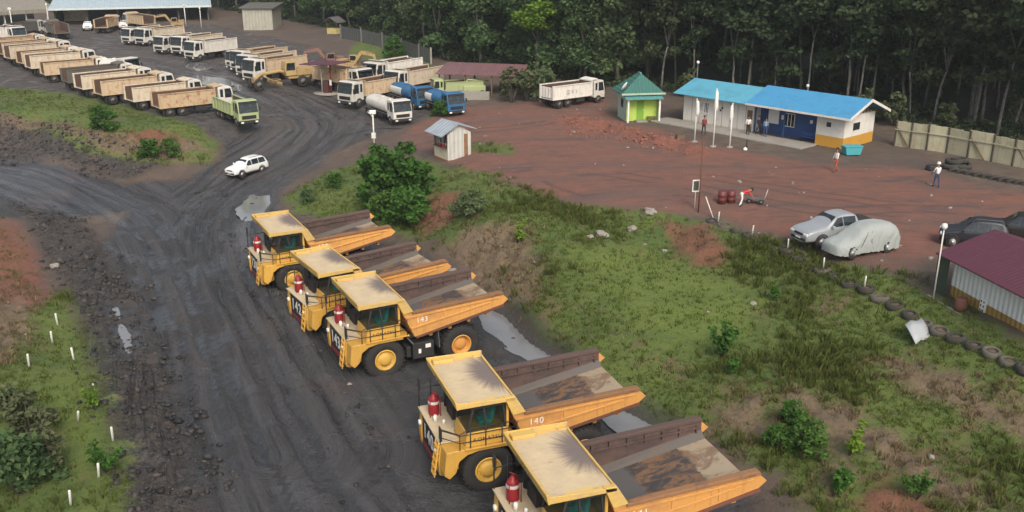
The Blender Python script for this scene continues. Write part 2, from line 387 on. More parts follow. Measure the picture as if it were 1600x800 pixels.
# ---------------------------------------------------------------- ground sheet
def axis_pts(a, b, step, grow, end):
    p = list(np.arange(a, b, step)); s = step
    while p[-1] < end: s = min(s * grow, 400); p.append(p[-1] + s)
    return p
xs = axis_pts(0, 46, .3, 1.03, 3200); xs = np.array([-q for q in xs[:0:-1]] + xs)
ys = np.array([-1500, -500, -150, -60, -30, -10, 0, 8, 14, 18, 21] + axis_pts(23, 100, .26, 1.012, 420)[:-1] + [480, 700, 1200, 3200.])
X, Y = np.meshgrid(xs, ys); vx, vy = X.ravel(), Y.ravel()
vz = ground(vx, vy)
TRK = [('w', t) for t in [
 [(420,800),(350,640),(300,500),(262,400),(235,345),(170,300),(60,262),(-60,240)], [(520,800),(430,640),(350,500),(300,400),(270,340),(200,300),(90,268),(-40,250)],
 [(560,760),(470,620),(390,500),(345,400),(340,340),(385,290),(440,245),(490,210),(480,180),(430,150),(350,118)], [(330,740),(290,560),(275,430),(300,350),(350,305),(420,258),(480,215),(500,190),(470,165),(420,140),(330,100)],
 [(-60,262),(60,290),(160,312),(260,318),(340,298),(410,262),(470,225)], [(-60,290),(40,305),(130,335),(200,380),(240,430),(280,520),(330,640),(380,800)],
 [(500,205),(555,180),(530,160),(430,135),(340,98),(250,85)], [(430,175),(400,152),(350,122),(280,108),(200,98)], [(500,240),(560,212),(610,205),(640,212)], [(610,800),(520,660),(440,540),(395,450),(370,380),(380,320),(420,275)]]]
TRK += [('r', t) for t in [[(690,228),(800,252),(900,262),(1000,258),(1100,275),(1250,300),(1400,320)], [(900,312),(835,290),(815,272),(850,262),(950,275),(1060,300),(1150,300)], [(1600,340),(1450,322),(1300,332),(1200,318),(1080,290),(950,270)], [(640,215),(720,205),(800,200),(860,190)]]]
tw = np.zeros(len(vx)); tr_ = np.zeros(len(vx)); vis = np.where((np.abs(vx) < .6 * vy + 6) & (vy > 22) & (vy < 240))[0]; qx, qy = vx[vis], vy[vis]
for kd, t in TRK:
    pl = smooth_poly(poly_w(t), 2); al_, ac_ = pathc(pl, qx, qy); g_ = 1.0 if kd == 'w' else .75
    wb = ac_ + fbm(qx, qy, .12, 2, 7) * .5; gr_ = np.exp(-((np.abs(wb) - 1.15 * g_) / (.34 * g_)) ** 2); ri_ = np.exp(-((np.abs(wb) - 1.85 * g_) / .25) ** 2)
    fade = .35 + .65 * (vnoise(al_ * .12, ac_ * 0 + len(t), 8) > .3); LL = sum(math.hypot(*(pl[i + 1] - pl[i])) for i in range(len(pl) - 1)); fade = fade * (al_ > 0) * (al_ < LL)
    vz[vis] += fade * (-gr_ * .085 + ri_ * .06 * (vnoise(qx * 1.4, qy * 1.4, 9) + .2)) * (1 if kd == 'w' else .5)
    if kd == 'w': tw[vis] = np.maximum(tw[vis], gr_ * fade)
    else: tr_[vis] = np.maximum(tr_[vis], gr_ * fade)
me = bpy.data.meshes.new('ground')
nx, ny = len(xs), len(ys); N = nx * ny
me.vertices.add(N); me.vertices.foreach_set('co', np.column_stack([vx, vy, vz]).ravel())
ii = (np.arange(ny - 1)[:, None] * nx + np.arange(nx - 1)[None, :]).ravel()
q = np.column_stack([ii, ii + 1, ii + nx + 1, ii + nx]).ravel(); nf = len(ii)
me.loops.add(nf * 4); me.loops.foreach_set('vertex_index', q)
me.polygons.add(nf); me.polygons.foreach_set('loop_start', np.arange(nf) * 4); me.polygons.foreach_set('loop_total', np.full(nf, 4))
me.polygons.foreach_set('use_smooth', np.ones(nf, bool)); me.update(calc_edges=True)
def addattr(name, val):
    a = me.attributes.new(name, 'FLOAT', 'POINT'); a.data.foreach_set('value', np.clip(val, -1e3, 1e3).astype(np.float32))
for k in ZONES: addattr('z_' + k, np.clip(zone(k, vx, vy), -9, 9))
addattr('z_forest', np.clip(sdf(FOREST, vx, vy), -9, 9))
pw = np.full(N, -1e9)
for p in PUD.values(): pw = np.maximum(pw, sdf(p, vx, vy))
addattr('z_puddle', np.clip(pw, -5, 5)); addattr('w_berm', berm(vx, vy)[1]); addattr('w_rut', tw); addattr('w_clayrut', tr_)
a1, c1 = pathc(P1, vx, vy); a2, c2 = pathc(P2, vx, vy)
u1 = np.abs(c1) < np.abs(c2)
addattr('al1', a1); addattr('ac1', np.clip(c1, -40, 40)); addattr('al2', a2); addattr('ac2', np.clip(c2, -40, 40))

def ground_material():
    b = NB('ground'); o = b.tc(); big = b.noise(o, .13, 6, .62); med = b.noise(o, .8, 6, .65); fine = b.noise(o, 5, 5, .7); grit = b.noise(o, 22, 3, .7)
    wob = b.math('MULTIPLY', b.math('SUBTRACT', med, .5), 3.2); wob2 = b.math('MULTIPLY', b.math('SUBTRACT', fine, .5), 1.6)
    wobb = b.math('ADD', b.math('ADD', wob, wob2), b.math('MULTIPLY', b.math('SUBTRACT', big, .5), 2.5))
    def z(k, lo=-.5, hi=.5, w=1.0):
        s = b.math('ADD', b.attr('z_' + k), b.math('MULTIPLY', wobb, w)); return b.step(s, lo, hi)
    # bare brown dirt
    c = b.mix(b.step(med, .35, .7), (.085, .062, .047), (.13, .095, .07)); c = b.mix(b.step(big, .4, .65), c, (.085, .062, .052))
    # red clay, with grey worn lanes
    lane = b.noise(b.mapping(o, (.05, .32, .3), rot=(0, 0, R(-12))), 1, 5, .6); lane2 = b.noise(b.mapping(o, (.25, 2.2, .3), rot=(0, 0, R(-12))), 1, 4, .6)
    red = b.mix(b.step(med, .3, .7), (.20, .082, .056), (.145, .07, .052))
    red = b.mix(b.math('MULTIPLY', b.step(fine, .5, .72), .5), red, (.27, .12, .08))
    red = b.mix(b.math('MULTIPLY', b.step(lane, .48, .64), .65), red, (.11, .075, .062))
    red = b.mix(b.math('MULTIPLY', b.step(lane2, .5, .66), .45), red, (.085, .058, .05))
    cr_ = b.step(b.math('ADD', b.attr('w_clayrut'), b.math('MULTIPLY', wob2, .35)), .25, .8); red = b.mix(b.math('MULTIPLY', cr_, .6), red, (.075, .042, .036))
    c = b.mix(z('red', -.6, .8), c, red)
    dp = b.noise(b.mapping(o, (.6, 1.5, 1)), .42, 6, .7); c = b.mix(b.math('MULTIPLY', b.math('MULTIPLY', z('red', -.6, .8), b.step(dp, .53, .64)), .6), c, (.07, .052, .052))
    bm_ = b.step(b.math('ADD', b.attr('w_berm'), b.math('MULTIPLY', wobb, .12)), .2, .6); c = b.mix(b.math('MULTIPLY', bm_, .9), c, b.mix(b.step(fine, .35, .65), (.23, .088, .055), (.15, .06, .045)))
    # coal road: streaks that follow the driving direction
    def streak(al, ac, s):
        v = b.comb(b.math('MULTIPLY', al, .035), b.math('ADD', b.math('MULTIPLY', ac, 1.0), b.math('MULTIPLY', b.math('SUBTRACT', big, .5), .5)), s)
        return b.noise(v, 1.3, 6, .68), b.noise(b.mapping(v, (3.2, 3.0, 1)), 1.6, 6, .72)
    s1, t1 = streak(b.attr('al1'), b.attr('ac1'), 0.); s2, t2 = streak(b.attr('al2'), b.attr('ac2'), 7.)
    ab1 = b.math('ABSOLUTE', b.attr('ac1')); ab2 = b.math('ABSOLUTE', b.attr('ac2'))
    wsel = b.step(b.math('SUBTRACT', ab1, ab2), -2.5, 2.5)
    st = b.mix(wsel, s1, s2); tt = b.mix(wsel, t1, t2)
    near = b.step(b.math('MINIMUM', ab1, ab2), 9, 5.5)
    st = b.mix(near, med, st); tt = b.mix(near, fine, tt)
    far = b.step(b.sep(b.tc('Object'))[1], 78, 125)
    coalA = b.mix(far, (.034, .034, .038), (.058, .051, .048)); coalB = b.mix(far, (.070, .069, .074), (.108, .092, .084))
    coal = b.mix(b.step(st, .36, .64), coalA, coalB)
    coal = b.mix(b.math('MULTIPLY', b.step(tt, .52, .66), .55), coal, (.019, .018, .020))
    coal = b.mix(b.math('MULTIPLY', b.step(tt, .42, .3), .35), coal, (.125, .112, .104))
    coal = b.mix(b.math('MULTIPLY', b.step(big, .5, .68), .55), coal, (.085, .064, .054))
    coal = b.mix(b.math('MULTIPLY', b.step(grit, .54, .68), .65), coal, (.02, .019, .021)); coal = b.mix(b.math('MULTIPLY', b.step(b.noise(o, 13, 4, .75), .62, .72), .8), coal, (.16, .15, .145)); coal = b.mix(b.math('MULTIPLY', b.step(fine, .56, .7), .55), coal, (.03, .028, .028))
    rt_ = b.step(b.math('ADD', b.attr('w_rut'), b.math('MULTIPLY', wob2, .4)), .25, .85); coal = b.mix(b.math('MULTIPLY', rt_, .6), coal, (.020, .020, .022))
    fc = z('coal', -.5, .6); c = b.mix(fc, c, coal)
    rub = b.mix(b.step(fine, .38, .62), (.022, .020, .020), (.075, .063, .057)); rub = b.mix(b.math('MULTIPLY', b.step(grit, .52, .66), .7), rub, (.016, .015, .016)); rub = b.mix(b.math('MULTIPLY', b.step(med, .5, .7), .6), rub, (.10, .072, .05))
    fr = z('rubble', -.8, .8); c = b.mix(fr, c, rub)
    # grass: patchy, yellow to deep green, soil showing
    g = b.mix(b.step(big, .36, .62), (.055, .09, .016), (.11, .135, .026)); g = b.mix(b.step(fine, .35, .7), g, (.075, .125, .02)); g = b.mix(b.math('MULTIPLY', b.step(b.noise(o, 2.6, 5, .75), .5, .64), .75), g, (.028, .036, .012)); g = b.mix(b.math('MULTIPLY', b.step(b.noise(o, 3.7, 5, .75), .55, .68), .7), g, (.15, .16, .045))
    g = b.mix(b.math('MULTIPLY', b.step(med, .54, .72), .7), g, (.125, .105, .035)); g = b.mix(b.math('MULTIPLY', b.step(b.noise(o, .33, 5, .7), .55, .68), .85), g, (.13, .085, .05))
    fg = z('grass', -.4, .5); c = b.mix(fg, c, g)
    mow = b.mix(b.step(fine, .3, .7), (.085, .135, .018), (.14, .175, .03)); mow = b.mix(b.math('MULTIPLY', b.step(med, .58, .72), .5), mow, (.16, .14, .045)); c = b.mix(b.math('MULTIPLY', z('mown', -1.5, 2.0), .85), c, mow)
    t = b.mix(b.step(fine, .3, .7), (.115, .08, .052), (.20, .14, .092)); t = b.mix(b.step(med, .5, .7), t, (.085, .056, .038)); t = b.mix(b.math('MULTIPLY', b.step(grit, .52, .68), .5), t, (.06, .04, .028))
    ft = b.math('MULTIPLY', z('tan', -.2, .9, .9), .92); c = b.mix(ft, c, t)
    sc = b.mix(b.step(fine, .3, .7), (.20, .075, .045), (.12, .052, .036)); c = b.mix(b.math('MULTIPLY', z('scar', -.4, .8, .8), .9), c, sc)
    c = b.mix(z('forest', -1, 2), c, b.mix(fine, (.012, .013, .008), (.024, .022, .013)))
    pu = b.step(b.math('ADD', b.attr('z_puddle'), b.math('MULTIPLY', wobb, .4)), -1.4, -.1); c = b.mix(b.math('MULTIPLY', pu, .7), c, (.03, .028, .028))
    pebble = b.step(b.vor(o, 2.3), .10, .05); pm = b.math('MULTIPLY', pebble, b.step(b.noise(o, .9, 2), .5, .6))
    pass
    wet = b.math('MAXIMUM', b.math('MULTIPLY', z('wet', -1, 1), b.lin(st, .36, .56, .55, 1.0)), pu)
    wet = b.math('MAXIMUM', wet, b.math('MULTIPLY', b.math('MULTIPLY', fc, near), b.math('MULTIPLY', b.step(st, .48, .36), b.step(tt, .40, .52))))
    wet = b.math('MAXIMUM', wet, b.math('MULTIPLY', b.math('MULTIPLY', rt_, fc), b.step(b.noise(o, .25, 4), .42, .55)))
    wetr = b.math('MULTIPLY', fc, b.step(b.noise(o, .4, 6, .65), .5, .62)); wet = b.math('MAXIMUM', wet, b.math('MULTIPLY', wetr, .7))
    rough = b.math('SUBTRACT', .95, b.math('MULTIPLY', wet, .7))
    hgt = b.math('ADD', b.math('MULTIPLY', fine, .55), b.math('MULTIPLY', grit, .25))
    hgt = b.math('ADD', hgt, b.math('MULTIPLY', b.math('MULTIPLY', fc, tt), .8)); hgt = b.math('ADD', hgt, b.math('MULTIPLY', b.math('MULTIPLY', fr, med), 1.2))
    hgt = b.math('MULTIPLY', hgt, b.math('SUBTRACT', 1.0, b.math('MULTIPLY', wet, .65))); b.bump(hgt, .2, 1.0); b.fin(c, rough, 0, .5)
    return b.m
me.materials.append(ground_material())
tag(link('ground', me), kind='structure')

bw = NB('puddle_water'); on = bw.noise(bw.tc(), .6, 3)
bw.fin(bw.mix(on, (.13, .13, .135), (.19, .19, .19)), .10, 0, .6); WATER = bw.m
bw.bump(bw.noise(bw.tc(), 5, 2), .004, .5)
for k, p in PUD.items():                       # level sheets of water; the ground is hollowed out below them
    c = p.mean(0); out = c + (p - c) * 1.0
    d = np.hypot(*(out - c).T).max() + 1.2
    m = MB(); n = 72; pts = []
    L = np.linspace(0, len(out), n, endpoint=False)
    for t in L:
        i = int(t); f = t - i; a = out[i]; b_ = out[(i + 1) % len(out)]; q_ = a + (b_ - a) * f
        dd = q_ - c; q_ = c + dd * (1 + .55 / max(np.hypot(*dd), .5) * (1 + 0.8 * float(fbm(np.array([q_[0]]), np.array([q_[1]]), 1.1, 3, 77)[0])))
        pts.append((q_[0], q_[1]))
    m.add([(a, b_, PUDZ[k]) for a, b_ in pts], [tuple(range(n))]); tag(m.build('puddle', WATER), kind='structure')

# ---------------------------------------------------------------- loose mesh from arrays
def tri_mesh(name, V, F, mats, mi=None):
    me = bpy.data.meshes.new(name); V = np.asarray(V, np.float32); F = np.asarray(F, np.int32); k = F.shape[1]
    me.vertices.add(len(V)); me.vertices.foreach_set('co', V.ravel()); me.loops.add(F.size); me.loops.foreach_set('vertex_index', F.ravel())
    me.polygons.add(len(F)); me.polygons.foreach_set('loop_start', np.arange(len(F), dtype=np.int32) * k); me.polygons.foreach_set('loop_total', np.full(len(F), k, np.int32))
    for m_ in mats: me.materials.append(m_)
    if mi is not None: me.polygons.foreach_set('material_index', np.asarray(mi, np.int32))
    me.update(calc_edges=True); return me

def leaf_mat(name, a, b_, c_, trans=.25, rough=.55):
    b = NB(name); i = b.island(); o = b.tc()
    c = b.mix(b.step(i, 0, .6), a, b_); c = b.mix(b.step(i, .82, 1), c, c_)
    c = b.mix(b.lin(b.noise(o, .6, 3), .35, .65, 0, .45), c, tuple(x * .55 for x in a)); r = b.rnd(); c = b.mix(b.lin(r, 0, 1, 0, .5), c, b_); c = b.mix(b.lin(b.math('FRACT', b.math('MULTIPLY', r, 7.3)), .6, 1, 0, .4), c, (c_[0], c_[1] * .85, c_[2]))
    b.fin(c, .7, 0, .12)
    if trans:
        tr = b.n('ShaderNodeBsdfTranslucent'); b.put(tr.inputs[0], c); mx = b.n('ShaderNodeMixShader'); mx.inputs[0].default_value = trans
        b.l(b.p.outputs[0], mx.inputs[1]); b.l(tr.outputs[0], mx.inputs[2]); b.l(mx.outputs[0], b.out.inputs[0])
    return b.m
GRASS = leaf_mat('grass_blades', (.07, .11, .018), (.125, .165, .03), (.25, .20, .09), .5); GRASST = leaf_mat('grass_tall', (.08, .115, .024), (.125, .15, .038), (.26, .19, .095), .5); GRASSD = leaf_mat('grass_dry', (.17, .125, .07), (.24, .18, .10), (.10, .11, .035), .4)
LEAF_D = leaf_mat('leaf_dark', (.028, .05, .024), (.05, .078, .034), (.09, .12, .05), .25)
LEAF_M = leaf_mat('leaf_mid', (.05, .105, .042), (.095, .155, .062), (.17, .22, .095), .35)
LEAF_L = leaf_mat('leaf_bright', (.038, .10, .018), (.06, .14, .026), (.10, .19, .04), .25)
LEAF_Y = leaf_mat('leaf_lime', (.10, .19, .02), (.15, .25, .03), (.22, .32, .06), .3)
LEAF_O = leaf_mat('leaf_olive', (.05, .075, .035), (.09, .11, .05), (.15, .16, .075), .2)

# ---------------------------------------------------------------- grass tufts and weeds (nobody could count them)
def grass_patch(name, pts, hmin, hmax, blades=7, spread=.2, width=.02):
    n = len(pts); B = blades; P = np.repeat(pts, B, 0); k = len(P)
    ang = rng.uniform(0, 2 * np.pi, k); rr = rng.uniform(0, spread, k); H = np.repeat(rng.uniform(hmin, hmax, n), B) * rng.uniform(.6, 1.15, k)
    bx = P[:, 0] + np.cos(ang) * rr; by = P[:, 1] + np.sin(ang) * rr; z = P[:, 2]
    lean = rng.uniform(.15, .75, k) * H; a2 = ang + rng.normal(0, .6, k); wa = a2 + np.pi / 2; wv = width * rng.uniform(.6, 1.5, k) * (1 + H)
    V = np.empty((k, 4, 3)); dx, dy = np.cos(wa) * wv, np.sin(wa) * wv
    V[:, 0] = np.column_stack([bx - dx, by - dy, z - .04]); V[:, 1] = np.column_stack([bx + dx, by + dy, z - .04])
    V[:, 2] = np.column_stack([bx + np.cos(a2) * lean * .45 + dx * .7, by + np.sin(a2) * lean * .45 + dy * .7, z + H * .65])
    V[:, 3] = np.column_stack([bx + np.cos(a2) * lean, by + np.sin(a2) * lean, z + H * .92])
    i = np.arange(k)[:, None] * 4; F = np.concatenate([i + [0, 1, 2], i + [0, 2, 3]], 1).reshape(-1, 3)
    return tri_mesh(name, V.reshape(-1, 3), F, [GRASST if 'tall' in name else GRASSD if 'dry' in name else GRASS])
def scatter(n, x0, x1, y0, y1):
    x = rng.uniform(x0, x1, n); y = rng.uniform(y0, y1, n); return x, y
x, y = scatter(420000, -85, 50, 25, 125)
infr = np.abs(x) < .56 * y * 1.03 + 3
x, y = x[infr], y[infr]
gs = zone('grass', x, y) + fbm(x, y, .5, 4, 61) * 2.2; ts = zone('tan', x, y); cs = zone('coal', x, y)
dens = sstep(gs, -.4, .6) * (1 - .85 * sstep(ts, -.3, .6)) * (1 - .92 * sstep(zone('scar', x, y), -.3, .5)) * (cs < -.1) * (.25 + .75 * sstep(fbm(x, y, .22, 4, 62), -.45, .05))
dens *= np.where(y > 75, .35, 1.0); mw = sstep(zone('mown', x, y), -2, 1); dens *= 1 - .55 * mw
for p in PUD.values(): dens *= sdf(p, x, y) < -.4
keep = rng.uniform(0, 1, len(x)) < dens * .6
x, y = x[keep], y[keep]; z = ground(x, y)
mw = mw[keep]; big = sstep(fbm(x, y, .2, 3, 63), -.05, .35) * (1 - mw) * np.where(x < -8, .12, 1)
for sel, nm, h0, h1, bl in ((rng.uniform(0, 1, len(x)) > big * .75, 'short_grass', .06, .22, 6), (None, 'tall_grass', .22, .6, 9)):
    if sel is None: sel = ~prev
    prev = sel
    tag(link(nm, grass_patch(nm, np.column_stack([x, y, z])[sel], h0, h1, bl)), {'short_grass': 'short patchy green grass on the slope and verges', 'tall_grass': 'clumps of taller weedy grass on the slope'}[nm], 'grass', kind='stuff')

x, y = scatter(90000, -40, 45, 28, 100); dd = sstep(np.maximum(zone('tan', x, y), zone('scar', x, y) - 1.2), -1.2, .2) * (fbm(x, y, .5, 3, 66) > -.12) + .12 * sstep(zone('grass', x, y), 0, 1) * (fbm(x, y, .12, 3, 67) > .12) * (x > -5)
keep = (rng.uniform(0, 1, len(x)) < dd * .55) & (np.abs(x) < .58 * y + 3) & (zone('coal', x, y) < -.4); x, y = x[keep], y[keep]
tag(link('dry_grass', grass_patch('dry_grass', np.column_stack([x, y, ground(x, y)]), .10, .36, 6)), 'dry brownish grass tufts on the eroded banks', 'grass', kind='stuff')
# ---------------------------------------------------------------- clods and stones along the road
def rocks_mesh(name, pts, r0, r1, mats, power=3):
    ico = bmesh.new(); bmesh.ops.create_icosphere(ico, subdivisions=1, radius=1); bv = np.array([v.co[:] for v in ico.verts]); bf = np.array([[v.index for v in f.verts] for f in ico.faces]); ico.free()
    n = len(pts); r = r0 + (r1 - r0) * rng.uniform(0, 1, n) ** power
    V = bv[None] * (1 + rng.uniform(-.42, .38, (n, len(bv), 1))); V = V * rng.uniform(.5, 1.4, (n, 1, 3)) * r[:, None, None]; V[:, :, 2] *= .7
    V = V + pts[:, None, :] + np.array([0, 0, .15])[None, None] * r[:, None, None]
    F = bf[None] + (np.arange(n) * len(bv))[:, None, None]
    return tri_mesh(name, V.reshape(-1, 3), F.reshape(-1, 3), mats)
brk = NB('coal_clods'); i_ = brk.island(); brk.fin(brk.mix(brk.step(i_, .75, 1), brk.mix(brk.step(i_, 0, .5), (.012, .0115, .012), (.034, .031, .031)), (.065, .055, .048)), .75, 0, .35); CLOD = brk.m
x, y = scatter(170000, -60, 12, 28, 120); d = sstep(zone('rubble', x, y) + fbm(x, y, .4, 3, 64) * 1.5, -1.0, .6) * .6 * (.2 + .8 * (vnoise(x * .7, y * .7, 65) > .4)) + .012 * sstep(zone('coal', x, y), 0, 1) * (np.abs(pathc(P1, x, y)[1]) > 4) + .12 * (np.abs(pathc(WIND, x, y)[1]) < .45) * (y < 75)
keep = (rng.uniform(0, 1, len(x)) < d); x, y = x[keep], y[keep]
tag(link('rubble', rocks_mesh('rubble', np.column_stack([x, y, ground(x, y)]), .03, .20, [CLOD], 2.6)), 'dark clods and stones strewn beside the haul road', 'rubble', kind='stuff')
bst = NB('pale_stone'); bst.fin(bst.mix(bst.noise(bst.tc(), 3, 5), (.14, .12, .10), (.33, .30, .27)), .9); STONE = bst.m
x, y = scatter(26000, -30, 60, 30, 130); d = (sstep(zone('red', x, y), -1, .5) + .7 * sstep(zone('tan', x, y), -.5, .5) + .35 * sstep(zone('grass', x, y), 0, 1)) * .03
keep = rng.uniform(0, 1, len(x)) < d; x, y = x[keep], y[keep]
tag(link('loose_stones', rocks_mesh('loose_stones', np.column_stack([x, y, ground(x, y)]), .03, .2, [STONE], 3)), 'small pale loose stones scattered on clay and grass', 'stones', kind='stuff')
CLAY = paint('clay_clod', (.21, .085, .06), .95, .5, (.12, .06, .045), 2)
x, y = scatter(22000, 5, 45, 78, 125); band = poly_w([(880,180),(960,190),(1080,225),(1090,250),(960,225),(860,200)])
keep = (sdf(band, x, y) + fbm(x, y, .3, 3, 9) * 2 > 0) & (rng.uniform(0, 1, len(x)) < .55); x, y = x[keep], y[keep]
tag(link('clay_clods', rocks_mesh('clay_clods', np.column_stack([x, y, ground(x, y)]), .04, .22, [CLAY], 2.5)), 'broken red clay clods along the low clay bank', 'clay', kind='stuff')

# ---------------------------------------------------------------- trees and shrubs
def leaves(centers, sizes, up=.35, aspect=.55, seed=0):
    """curved leaf blades: one quad pair folded along the midrib for each centre"""
    r = np.random.default_rng(seed); n = len(centers)
    d = r.normal(0, 1, (n, 3)); d[:, 2] = d[:, 2] * .6 - .15; d /= np.linalg.norm(d, axis=1)[:, None]
    nrm = r.normal(0, .7, (n, 3)); nrm[:, 2] += up * 2; s = np.cross(d, nrm); s /= np.linalg.norm(s, axis=1)[:, None] + 1e-9
    nn = np.cross(s, d); L = sizes[:, None]; W = L * aspect * .5; c = centers
    V = np.empty((n, 4, 3)); V[:, 0] = c - d * L * .5; V[:, 1] = c + s * W + nn * L * .08; V[:, 2] = c + d * L * .5 - nn * L * .05; V[:, 3] = c - s * W + nn * L * .08
    i = np.arange(n)[:, None] * 4; F = np.concatenate([i + [0, 1, 2], i + [0, 2, 3]], 1).reshape(-1, 3)
    return V.reshape(-1, 3), F
def crown_mesh(name, clumps, per, size, mat, seed, up=.35, aspect=.6):
    r = np.random.default_rng(seed); P = []
    for cx, cy, cz, cr in clumps:
        k = int(per * cr ** 1.6); v = r.normal(0, 1, (k, 3)); v /= np.linalg.norm(v, axis=1)[:, None]
        v *= (r.uniform(0, 1, (k, 1)) ** .4) * cr; v[:, 2] *= .62; P.append(v + [cx, cy, cz])
    P = np.vstack(P); V, F = leaves(P, r.uniform(size * .6, size * 1.35, len(P)), up, aspect, seed); return tri_mesh(name, V, F, [mat])
def bark(name, a, b_):
    if name in _mc: return _mc[name]
    q = NB(name); o = q.tc(); n = q.noise(q.mapping(o, (3, 3, .7)), 2.5, 5, .65)
    q.bump(n, .03); _mc[name] = q.fin(q.mix(q.step(n, .35, .65), a, b_), .85); return _mc[name]
PALE = bark('pale_bark', (.06, .058, .05), (.165, .16, .145)); DARKB = bark('dark_bark', (.05, .042, .034), (.10, .085, .07))

def limbs(rnd, H, fork, nl, r0, spread, tipf=1.0):
    """trunk with forks; returns mesh builder and the limb tips"""
    m = MB(); tips = []
    bx, by = rnd.uniform(-.05, .05) * H, rnd.uniform(-.05, .05) * H
    pts = [(0, 0, -.4)] + [(bx * (t ** 1.5) + rnd.uniform(-.08, .08), by * (t ** 1.5) + rnd.uniform(-.08, .08), fork * H * t) for t in (.25, .5, .75, 1)]
    rad = [r0 * 1.35, r0, r0 * .9, r0 * .82, r0 * .75]; m.tube(pts, rad, 7)
    f = Vector(pts[-1]); a0 = rnd.uniform(0, 6.28)
    for i in range(nl):
        a = a0 + i * 6.283 / nl + rnd.uniform(-.5, .5); out = spread * H * rnd.uniform(.5, 1.1); top = H * rnd.uniform(.8, 1.0) * tipf
        p1 = f + Vector((math.cos(a) * out * .35, math.sin(a) * out * .35, (top - f.z) * .4)); p2 = f + Vector((math.cos(a) * out * .75, math.sin(a) * out * .75, (top - f.z) * .75)); p3 = Vector((f.x + math.cos(a) * out, f.y + math.sin(a) * out, top))
        m.tube([f, p1, p2, p3], [r0 * .6, r0 * .45, r0 * .28, r0 * .1], 6)
        for base in (p1, p2):
            b2 = base + Vector((rnd.uniform(-1, 1) * out * .5, rnd.uniform(-1, 1) * out * .5, rnd.uniform(.1, .25) * (top - f.z))); m.tube([base, b2], [r0 * .25, r0 * .06], 5); tips.append(b2)
        tips += [p3, p2]
    return m, tips
PROTO = {}
